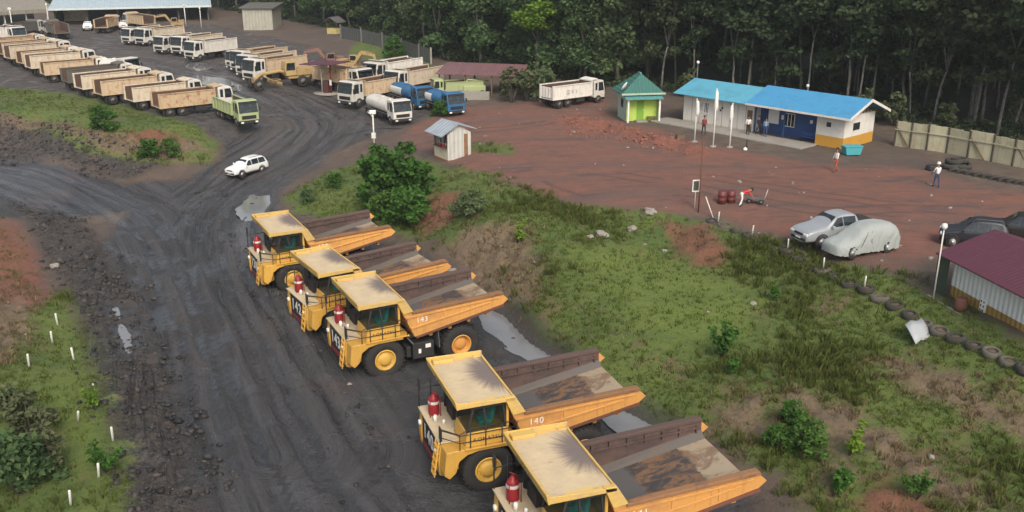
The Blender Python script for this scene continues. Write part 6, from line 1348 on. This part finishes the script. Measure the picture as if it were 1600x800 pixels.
# ---------------------------------------------------------------- tyres used as edging
TYm = MB(); TYm.lathe([(.33, .02), (.5, 0), (.60, .06), (.62, .18), (.60, .30), (.5, .36), (.33, .34), (.36, .26), (.36, .10)], n=22, closed=True); TYD = TYm.mesh('old_tyre', paint('old_tyre', (.035, .033, .03), .9, .6, (.075, .06, .045), 1.5))
TYm2 = MB(); TYm2.lathe([(.33, .02), (.5, 0), (.60, .06), (.62, .18), (.60, .30), (.5, .36), (.33, .34), (.36, .26), (.36, .10)], n=22, closed=True); TYL = TYm2.mesh('old_tyre', paint('dusty_tyre', (.10, .09, .075), .9, .6, (.05, .045, .04), 1.5))
SOIL = paint('tyre_soil', (.10, .07, .045), .95, .6, (.06, .07, .025), 2); m = MB(); m.lathe([(.37, .0), (.36, .26), (.2, .31), (.001, .33)], n=12); SOILM = m.mesh('soil', SOIL)
EDGE = [(1112, 346), (1131, 352), (1150, 359), (1170, 366), (1190, 375), (1210, 385), (1229, 394), (1247, 403), (1266, 413), (1286, 422), (1306, 432), (1328, 443), (1352, 455), (1375, 467), (1398, 480), (1421, 493), (1444, 505), (1468, 517), (1494, 530), (1521, 542), (1548, 554), (1576, 567), (1604, 580)]
for k, (px, py) in enumerate(EDGE):
    p = GG(px, py); lt = k % 4 == 1 or k in (16, 20); s = random.uniform(.66, .84); p.z -= .24 if k < 6 else random.uniform(.08, .2)
    where = 'below the rusty pole' if k < 5 else 'before the pickup' if k < 12 else 'right of the covered car' if k < 17 else 'before the maroon roofed cabin'
    lw = link('old_tyre', TYD, None, (p.x + .1, p.y - .12, p.z - .42)); lw.scale = (s, s, 1.1); lw.rotation_euler = (random.uniform(-.1, .1), random.uniform(-.1, .1), 0); tag(lw, f'half buried lower tyre of the edging {where}', 'tyre', f'lower edging tyres {where}')
    up = thing('old_tyre', f'{"pale dusty" if lt else "dark"} soil filled tyre on top of the edging {where}', 'tyre', (p.x, p.y, p.z - .03), random.uniform(0, 6), f'{"pale" if lt else "dark"} edging tyres {where}'); up.rotation_euler = (random.uniform(-.12, .12), random.uniform(-.12, .12), random.uniform(0, 6)); up.scale = (s, s, 1); link('tyre', TYL if lt else TYD, up); link('soil', SOILM, up)
for px, py, lab in [(1122, 350, 'white marker post on the tyre edging below the rusty pole'), (1175, 370, 'white marker post on the tyre edging left of the silver pickup'), (1230, 394, 'white marker post on the tyre edging before the pickup bonnet'), (1286, 422, 'white marker post on the tyre edging before the covered car'), (1350, 454, 'white marker post on the tyre edging right of the covered car')]: marker(px, py, lab, 'white marker posts on the tyre edging', .85, .03, .25)
for k in range(10):
    f = k / 9; p = GG(1492 + f * 115, 268 + f * 22); o = link('old_tyre', TYD, None, (p.x, p.y, p.z - .06)); o.rotation_euler = (R(90), 0, R(-20 + random.uniform(-12, 12))); o.location.z = p.z - .16; o.scale = (.9, .9, .9); tag(o, 'half buried upright tyre in the row before the concrete fence', 'tyre', 'upright half buried tyres by the fence')
for k, (px, py, dz) in enumerate([(1482, 263, 0), (1496, 262, 0), (1489, 261, .36), (1505, 262, 0), (1499, 260, .36)]): p = GG(px, py); o = link('old_tyre', TYD, None, (p.x, p.y, p.z + dz)); o.rotation_euler = (random.uniform(-.1, .1), random.uniform(-.1, .1), 0); o.scale = (1.1, 1.1, 1.05); tag(o, 'black tyre heaped in the pile before the concrete fence', 'tyre', 'tyres of the heap by the fence')
# ---------------------------------------------------------------- small things
p = GG(1330, 242); t = thing('waste_bin', 'turquoise waste bin at the ochre corner of the office', 'bin', p, R(8)); TQ = paint('turquoise', (.05, .33, .38), .5, .3, (.1, .2, .2), 1.5); m = MB()
m.prism([(-.62, .08), (.62, .08), (.78, .75), (-.78, .75)], -.42, .42); m.build('bin_body', TQ, t, .03); m = MB(); m.box(-.82, .82, -.47, .47, .752, .83); m.build('lid', TQ, t, .02)
for x in (-.4, .4): m = MB(); m.box(x - .08, x + .08, -.3, .3, 0, .09); m.build('skid', BLK, t)
p = GG(1135, 317)
for k, dx in enumerate((-.32, .32)):
    t = thing('oil_drum', ['left dark red drum beside the bending worker', 'right dark red drum beside the bending worker'][k], 'drum', (p.x + dx, p.y + .1 * k, p.z - .02), 0, 'dark red drums on the clay'); m = MB(); m.lathe([(.29, 0), (.29, .27), (.305, .29), (.29, .31), (.29, .58), (.305, .60), (.29, .62), (.29, .88), (.27, .89)], n=18); m.build('drum_body', paint('drum_red', (.12, .018, .02), .5, .35), t); m = MB(); m.lathe([(.275, .86), (.001, .862)], n=18); m.build('lid', STEELP, t)
p = GG(1180, 318); t = thing('hand_trolley', 'low grey metal frame trolley in front of the bending worker', 'trolley', p, R(-20)); m = MB(); m.box(-.6, .6, -.3, .3, .3, .36); m.build('platform', GRY, t); m = MB(); m.tube([(.6, -.28, .36), (.75, -.28, .95), (.75, .28, .95), (.6, .28, .36)], .025, 6); m.build('handle', STEELP, t); _sw = small_wheel(.17, .08)
for x in (-.4, .4):
    for s in (-1, 1): link('wheel', _sw, t, (x, s * .3, .17), 0 if s > 0 else math.pi)
p = GG(1432, 530); m = MB(); gx = [(-.75, .0), (-.2, .14), (.35, .02), (.8, .12)]; vs = []
for i, (x, z) in enumerate(gx):
    for j in range(4): vs.append((x + j * .12, j * .42 - .6 + (.12 if i % 2 else 0), z + .12 + j * .27 - abs(j - 1.5) * .05))
m.add(vs, [(i * 4 + j, (i + 1) * 4 + j, (i + 1) * 4 + j + 1, i * 4 + j + 1) for i in range(3) for j in range(3)], 0, True); o = m.build('plastic_sheet', paint('sheet_white', (.33, .35, .37), .5, .3, (.3, .3, .28), 1), None, loc=p, rz=.5); o.scale = (.8, .75, .75); md = o.modifiers.new('thick', 'SOLIDIFY'); md.thickness = .03; tag(o, 'crumpled white sheet lying on the grass below the tyre edging', 'sheet')
def boulder(px, py, r, lab, seed, grp=None):
    p = GG(px, py); rg = np.random.default_rng(seed); bm = bmesh.new(); bmesh.ops.create_icosphere(bm, subdivisions=3, radius=r)
    for v in bm.verts:
        n = float(fbm(np.array([v.co.x * 1.7 / r + seed]), np.array([v.co.y * 1.7 / r + v.co.z * 2.1 / r]), 1.0, 4, seed)[0]); v.co *= 1 + n * .55; v.co.z *= .62
    me_ = bpy.data.meshes.new('boulder'); bm.to_mesh(me_); bm.free(); me_.materials.append(STONE); o = link('boulder', me_, None, p + Vector((0, 0, r * .2))); tag(o, lab, 'rock', grp)
for i, (px, py, r, lab) in enumerate([(1015, 333, .42, 'pale boulder on the terrace edge left of the rusty pole'), (940, 369, .42, 'largest pale rock of the cluster on the upper grass slope'), (922, 371, .25, 'small pale rock left of the cluster on the upper slope'), (988, 360, .36, 'tan rock on the upper slope right of the pale cluster'), (87, 417, .33, 'pale stone lying in the dark rubble left of the road'), (546, 600, .12, 'small stone beside the middle haul truck'), (707, 424, .35, 'grey stone at the tail of the second haul truck'), (1038, 391, .18, 'small white stone on the red scar of the slope'), (1177, 475, .2, 'white stone lying on the mown grass slope')]): boulder(px, py, r, lab, 20 + i)
# ---------------------------------------------------------------- single plants
p = GG(617, 326); r_ = random.Random(8); cl = []; m = MB()
for k in range(12):
    a = r_.uniform(0, 6.28); q_ = r_.uniform(.6, 2.6); h = r_.uniform(2.4, 4.9) * (1.1 - q_ * .14); e = Vector((math.cos(a) * q_, math.sin(a) * q_ * .8, h)); m.tube([(0, 0, -.3), e * .45 + Vector((0, 0, .3)), e], [.11, .07, .02], 6); cl.append((*e, r_.uniform(.8, 1.25)))
for k in range(46):
    a = r_.uniform(0, 6.28); q_ = r_.uniform(.5, 3.1); z = r_.uniform(.3, 4.6) * (1.12 - (q_ / 3.3) ** 2 * .7); cl.append((math.cos(a) * q_, math.sin(a) * q_ * .8, z, r_.uniform(.45, .95)))
t = thing('shrub', 'big broad leaved green bush on the bank below the guard hut', 'bush', p); m.build('stem', DARKB, t); link('foliage', crown_mesh('foliage', cl, 105, .46, LEAF_L, 501, up=.5, aspect=.75), t)
SH = [('bush', 165, 205, 1.35, 1, 'round dark green shrub on the left grassy island'), ('bush', 268, 246, .95, 1, 'green shrub at the right of the left embankment'), ('bush', 236, 248, .95, 3, 'low green shrub on the left embankment beside a paler one'), ('bush', 735, 340, 1.1, 0, 'dense dark shrub on the slope right of the red scar'), ('bush', 640, 352, 1.5, 3, 'leafy shrub behind the tail of the first haul truck'), ('bush', 595, 345, 1.2, 1, 'low leafy shrub at the foot of the big bush'), ('bush', 480, 318, .6, 2, 'low shrub behind the canopy of the first haul truck'), ('bush', 522, 292, .7, 1, 'dull green shrub on the bank left of the big bush'),
 ('weed', 1128, 552, 1.6, 0, 'bright leafy weed alone on the mown slope'), ('weed', 1136, 585, 1.1, 1, 'small bright weed just below the lone weed on the slope'), ('bush', 1238, 668, .62, 1, 'bright shrub upslope of the nearest truck tail'), ('bush', 1262, 712, .8, 1, 'broad green shrub right of the nearest truck tail'), ('bush', 1216, 702, .6, 3, 'dark shrub beside the nearest truck tail'), ('weed', 1325, 715, 1.2, 2, 'leafy weed right of the broad shrub'), ('weed', 1432, 782, 1.0, 0, 'little weed on the red scar at the lower right'), ('weed', 1300, 780, 1.3, 1, 'leafy weed at the bottom right of centre'), ('weed', 808, 380, 1.3, 2, 'tall yellowish weed above the tan bank'), ('weed', 1215, 470, 1.0, 1, 'small weed under the tyre edging'),
 ('olive', 18, 668, 1.0, 0, 'pale olive shrub at the left edge, topmost of its cluster'), ('olive', 52, 690, 1.1, 1, 'pale olive shrub in the middle of the left cluster'), ('olive', 72, 735, 1.0, 2, 'pale olive shrub nearest the lowest marker posts'), ('bush', 30, 770, 1.5, 2, 'dark green shrub in the bottom left corner'), ('weed', 165, 735, 1.2, 0, 'leafy weed at the rubble edge by the lower marker posts'), ('weed', 150, 640, 1.0, 2, 'leafy weed between marker posts on the left verge'),
 ('olive', 822, 158, 2.0, 0, 'olive green shrub left of the white tipper on the clay'), ('olive', 800, 160, 1.7, 1, 'olive green shrub at the right end of the open shed'), ('bush', 845, 150, 1.7, 2, 'dark shrub behind the white tipper on the clay'), ('olive', 1203, 150, 1.6, 2, 'yellowish shrub rising behind the middle of the office roof'), ('olive', 1345, 188, 1.5, 0, 'yellowish shrub behind the gable end of the office'), ('olive', 1395, 196, 1.4, 1, 'olive shrub between the office and the fence'), ('olive', 1480, 206, 1.2, 2, 'olive shrub behind the concrete fence'), ('olive', 1072, 152, 1.5, 0, 'olive shrub behind the left end of the office'), ('bush', 612, 88, 1.6, 1, 'bright green shrub on the grassy bank behind the yard'), ('bush', 690, 182, .9, 3, 'small shrub at the edge of the red clay by the blue tank truck')]
for kd, px, py, sc, ix, lab in SH: p = GG(px, py); plant(kd, p.x, p.y, lab, 'shrub' if kd != 'weed' else 'weed', None, sc, ix)
for kd, px, py, sc, ix, lab in [('lime', 838, 124, .95, 0, 'lime green crowned tree standing out at the wood edge'), ('leafy', 905, 128, .62, 2, 'bushy green tree right behind the white tipper on the clay'), ('leafy', 752, 104, 1.0, 3, 'tall leafy tree with pale forked trunks behind the open shed'), ('rubber', 1145, 156, .95, 1, 'pale tree close behind the left end of the office'), ('rubber', 1322, 172, 1.0, 3, 'pale forked tree close behind the right end of the office roof')]: p = GG(px, py); plant(kd, p.x, p.y, lab, 'tree', None, sc, ix, sz=.62 if kd == 'lime' else None)
# ---------------------------------------------------------------- people
SKIN = paint('skin', (.26, .13, .075), .6, .0); HAIR = paint('hair', (.012, .01, .009), .7, 0)
def cloth(n, c): return paint('cloth_' + n, c, .85, .15, tuple(q * .6 for q in c), 3)
CL = {'white': cloth('white', (.68, .68, .66)), 'red': cloth('red', (.50, .035, .035)), 'dark': cloth('dark', (.02, .022, .03)), 'navy': cloth('navy', (.03, .05, .11)), 'blue': cloth('blue', (.16, .26, .40)), 'grey': cloth('grey', (.10, .10, .11)), 'maroon': cloth('maroon', (.20, .03, .03))}
def person(label, loc, ang, shirt, legs, lean=0.0, stride=.12, arms=.1, hat=None, knee=0.0, short=False, s=1.0):
    Vt = Vector; hipz = .93 - knee * .12
    def up(p, d, l): return p + d * l
    pel = Vt((0, 0, hipz)); sd = Vt((math.sin(lean), 0, math.cos(lean))); fw = Vt((math.cos(lean), 0, -math.sin(lean)))
    waist = pel + sd * .16; chest = pel + sd * .36; neck = pel + sd * .52; hd0 = neck + sd * .09 + fw * .01; hd1 = hd0 + sd * .10 + fw * .02; hd2 = hd1 + sd * .09
    V, E_, Rr, Kd = [], [], [], []
    def av(p, r, k, par=None):
        V.append(p); Rr.append(r); Kd.append(k)
        if par is not None: E_.append((par, len(V) - 1))
        return len(V) - 1
    i0 = av(pel, (.15, .12), 'leg'); i1 = av(waist, (.14, .105), 'top', i0); i2 = av(chest, (.165, .115), 'top', i1); i3 = av(neck, (.065, .065), 'skin', i2); i4 = av(hd0, (.075, .08), 'skin', i3); i5 = av(hd1, (.085, .105), 'head', i4); i6 = av(hd2, (.06, .075), 'head', i5)
    av(hd1 + fw * .115 - sd * .02, (.018, .018), 'skin', i5)
    for sg in (-1, 1):
        sh = chest + sd * .10 + Vt((0, sg * .19, 0)); a = arms if sg > 0 else arms * .6; dn = Vt((math.sin(a) + (.25 if lean > .6 else 0), sg * .10, -math.cos(a))).normalized()
        j = av(sh, (.06, .06), 'top', i2); el = sh + dn * .28; j = av(el, (.045, .045), 'sleeve', j); d2 = (dn + Vt((.25 + a * .4, -sg * .05, 0))).normalized(); wr = el + d2 * .25; j = av(wr, (.03, .03), 'skin', j); pm = wr + d2 * .08; jp = av(pm, (.035, .022), 'skin', j)
        for k in range(4): q_ = pm + d2 * .03 + Vt(((k - 1.5) * .019, 0, 0)); j1 = av(q_, (.009, .009), 'skin', jp); av(q_ + d2 * (.055 + .012 * (1 - abs(k - 1.5))) + Vt((0, -sg * .012, 0)), (.0075, .0075), 'skin', j1)
        av(wr + d2 * .05 + Vt((.055, -sg * .02, 0)), (.009, .009), 'skin', j)
        hp = pel + Vt((0, sg * .09, -.05)); j = av(hp, (.095, .095), 'leg', i0); st_ = stride * sg; kn = Vt((st_ * .5 + knee * .22, sg * .11, hipz * .52)); j = av(kn, (.062, .065), 'shin0', j); ak = Vt((st_ - .03, sg * .11, .09)); j = av(ak, (.042, .045), 'shin', j); h_ = av(Vt((st_ - .04, sg * .11, .045)), (.042, .045), 'shoe', j); av(Vt((st_ + .15, sg * .13, .035)), (.042, .03), 'shoe', h_)
    me_ = bpy.data.meshes.new('p'); me_.from_pydata([v * s for v in V], E_, []); ob = bpy.data.objects.new('p', me_); C.objects.link(ob)
    md = ob.modifiers.new('skin', 'SKIN'); md.use_smooth_shade = True
    for i, v in enumerate(me_.skin_vertices[0].data): v.radius = (Rr[i][0] * s, Rr[i][1] * s); v.use_root = (i == 0)
    ob.modifiers.new('sub', 'SUBSURF').levels = 1
    dg = bpy.context.evaluated_depsgraph_get(); bodym = bpy.data.meshes.new_from_object(ob.evaluated_get(dg)); bpy.data.objects.remove(ob)
    mats = [SKIN, CL[shirt], CL[legs], HAIR, BLK]; bodym.materials.clear(); [bodym.materials.append(q) for q in mats]
    A_ = np.array([V[a] for a, b_ in E_]) * s; B_ = np.array([V[b_] for a, b_ in E_]) * s; mi = []
    for f in bodym.polygons:
        c = np.array(f.center); d = B_ - A_; tt = np.clip(((c - A_) * d).sum(1) / ((d * d).sum(1) + 1e-9), 0, 1); k = int(np.argmin(np.linalg.norm(A_ + d * tt[:, None] - c, axis=1) / np.array([max(Rr[a][0], Rr[b_][0]) ** .5 for a, b_ in E_])))
        kind = Kd[E_[k][1]] if tt[k] > .45 else Kd[E_[k][0]]
        mi.append({'top': 1, 'sleeve': 1, 'leg': 2, 'shin0': 0 if short and tt[k] > .5 else 2, 'shin': 0 if short else 2, 'shoe': 4, 'skin': 0, 'head': 0}[kind])
    bodym.polygons.foreach_set('material_index', mi); bodym.update()
    t = thing('person', label, 'person', loc, ang); link('body', bodym, t)
    cen = (hd1 + sd * .04 - fw * .012) * s; m = MB(); n = 14; mat_ = Matrix.Rotation(lean, 3, 'Y')
    prof = [(.118, -.01), (.122, .03), (.105, .085), (.06, .125), (.001, .135)] if not hat else [(.16, 0), (.135, .015), (.13, .06), (.105, .12), (.05, .15), (.001, .155)]
    for r, h in prof:
        for k in range(n): q_ = 6.2832 * k / n; m.v.append(tuple(cen + mat_ @ Vt((r * math.cos(q_) * (1.12 if hat else 1.0) - (0 if hat else .02), r * math.sin(q_) * .88, h)) * s))
    for i in range(len(prof) - 1):
        for k in range(n): m.f.append([i * n + k, i * n + (k + 1) % n, (i + 1) * n + (k + 1) % n, (i + 1) * n + k]); m.m.append(0); m.sm.append(True)
    m.build('helmet' if hat else 'hair', hat or HAIR, t); return t
WH = lambda px, py: GG(px, py)
person('person in a white shirt and dark trousers standing before the office door', WH(1168, 212) + Vector((0, 0, .1)), R(-110), 'white', 'dark', arms=.2)
person('person in dark clothes standing beside the white shirted person on the porch', WH(1184, 212) + Vector((0, 0, .1)), R(-60), 'dark', 'dark', stride=.2)
person('person in a pale blue top leaning at the notice board on the porch', WH(1195, 215) + Vector((0, 0, .08)), R(70), 'blue', 'navy', lean=.25, stride=.1)
person('person in maroon standing on the path behind the left flagpole', WH(1099, 212) + Vector((0, 0, .1)), R(-80), 'maroon', 'dark')
person('person in a white top and red shorts walking near the turquoise bin', WH(1305, 268), R(-160), 'white', 'red', stride=.22, arms=.3, short=True, s=1.08)
person('person in a white helmet and white shirt walking on the clay by the tyre heap', WH(1462, 292), R(100), 'white', 'navy', stride=.15, arms=.4, hat=WHT, s=1.05)
person('worker in a red shirt and white trousers bending over by the drums', WH(1157, 322), R(10), 'red', 'white', lean=1.25, stride=.1, arms=.5, knee=.4)
p = GG(1456, 266); t = thing('bundle', 'dark bundle on the ground beside the white helmeted walker', 'bundle', p, .4); m = MB(); m.box(-.5, .4, -.3, .3, 0, .45); m.build('sack', BLK, t, .14, 3)
p = GG(1166, 235); t = thing('black_stake', 'short black stake with a white bag in front of the office path', 'stake', p); m = MB(); m.tube([(0, 0, -.1), (0, 0, .95)], .07, 8); m.build('stake', BLK, t); m = MB(); m.lathe([(.001, 0), (.16, .02), (.2, .12), (.1, .25), (.001, .3)], (-.12, -.1, .0), 'z', 10); m.build('white_bag', WHT, t)
p = GG(1062, 221); t = thing('planter_box', 'dark square planter box left of the left flagpole', 'planter', p, .2); m = MB(); m.box(-.35, .35, -.3, .3, 0, .55); m.build('box', WOOD, t, .02); m = MB(); m.box(-.3, .3, -.25, .25, .552, .6); m.build('soil', SOIL, t)

# ---------------------------------------------------------------- the hazy damp air over the site
m = MB(); m.box(-420, 420, -40, 460, -2.5, 34)
hz = bpy.data.materials.new('haze'); hz.use_nodes = True; hn = hz.node_tree; hn.nodes.remove(hn.nodes['Principled BSDF'])
pv = hn.nodes.new('ShaderNodeVolumePrincipled'); pv.inputs['Color'].default_value = (.86, .92, .95, 1); pv.inputs['Density'].default_value = .00028; pv.inputs['Anisotropy'].default_value = .2
hn.links.new(pv.outputs[0], hn.nodes['Material Output'].inputs['Volume'])
tag(m.build('haze', hz), kind='stuff'); S.cycles.volume_max_steps = 64
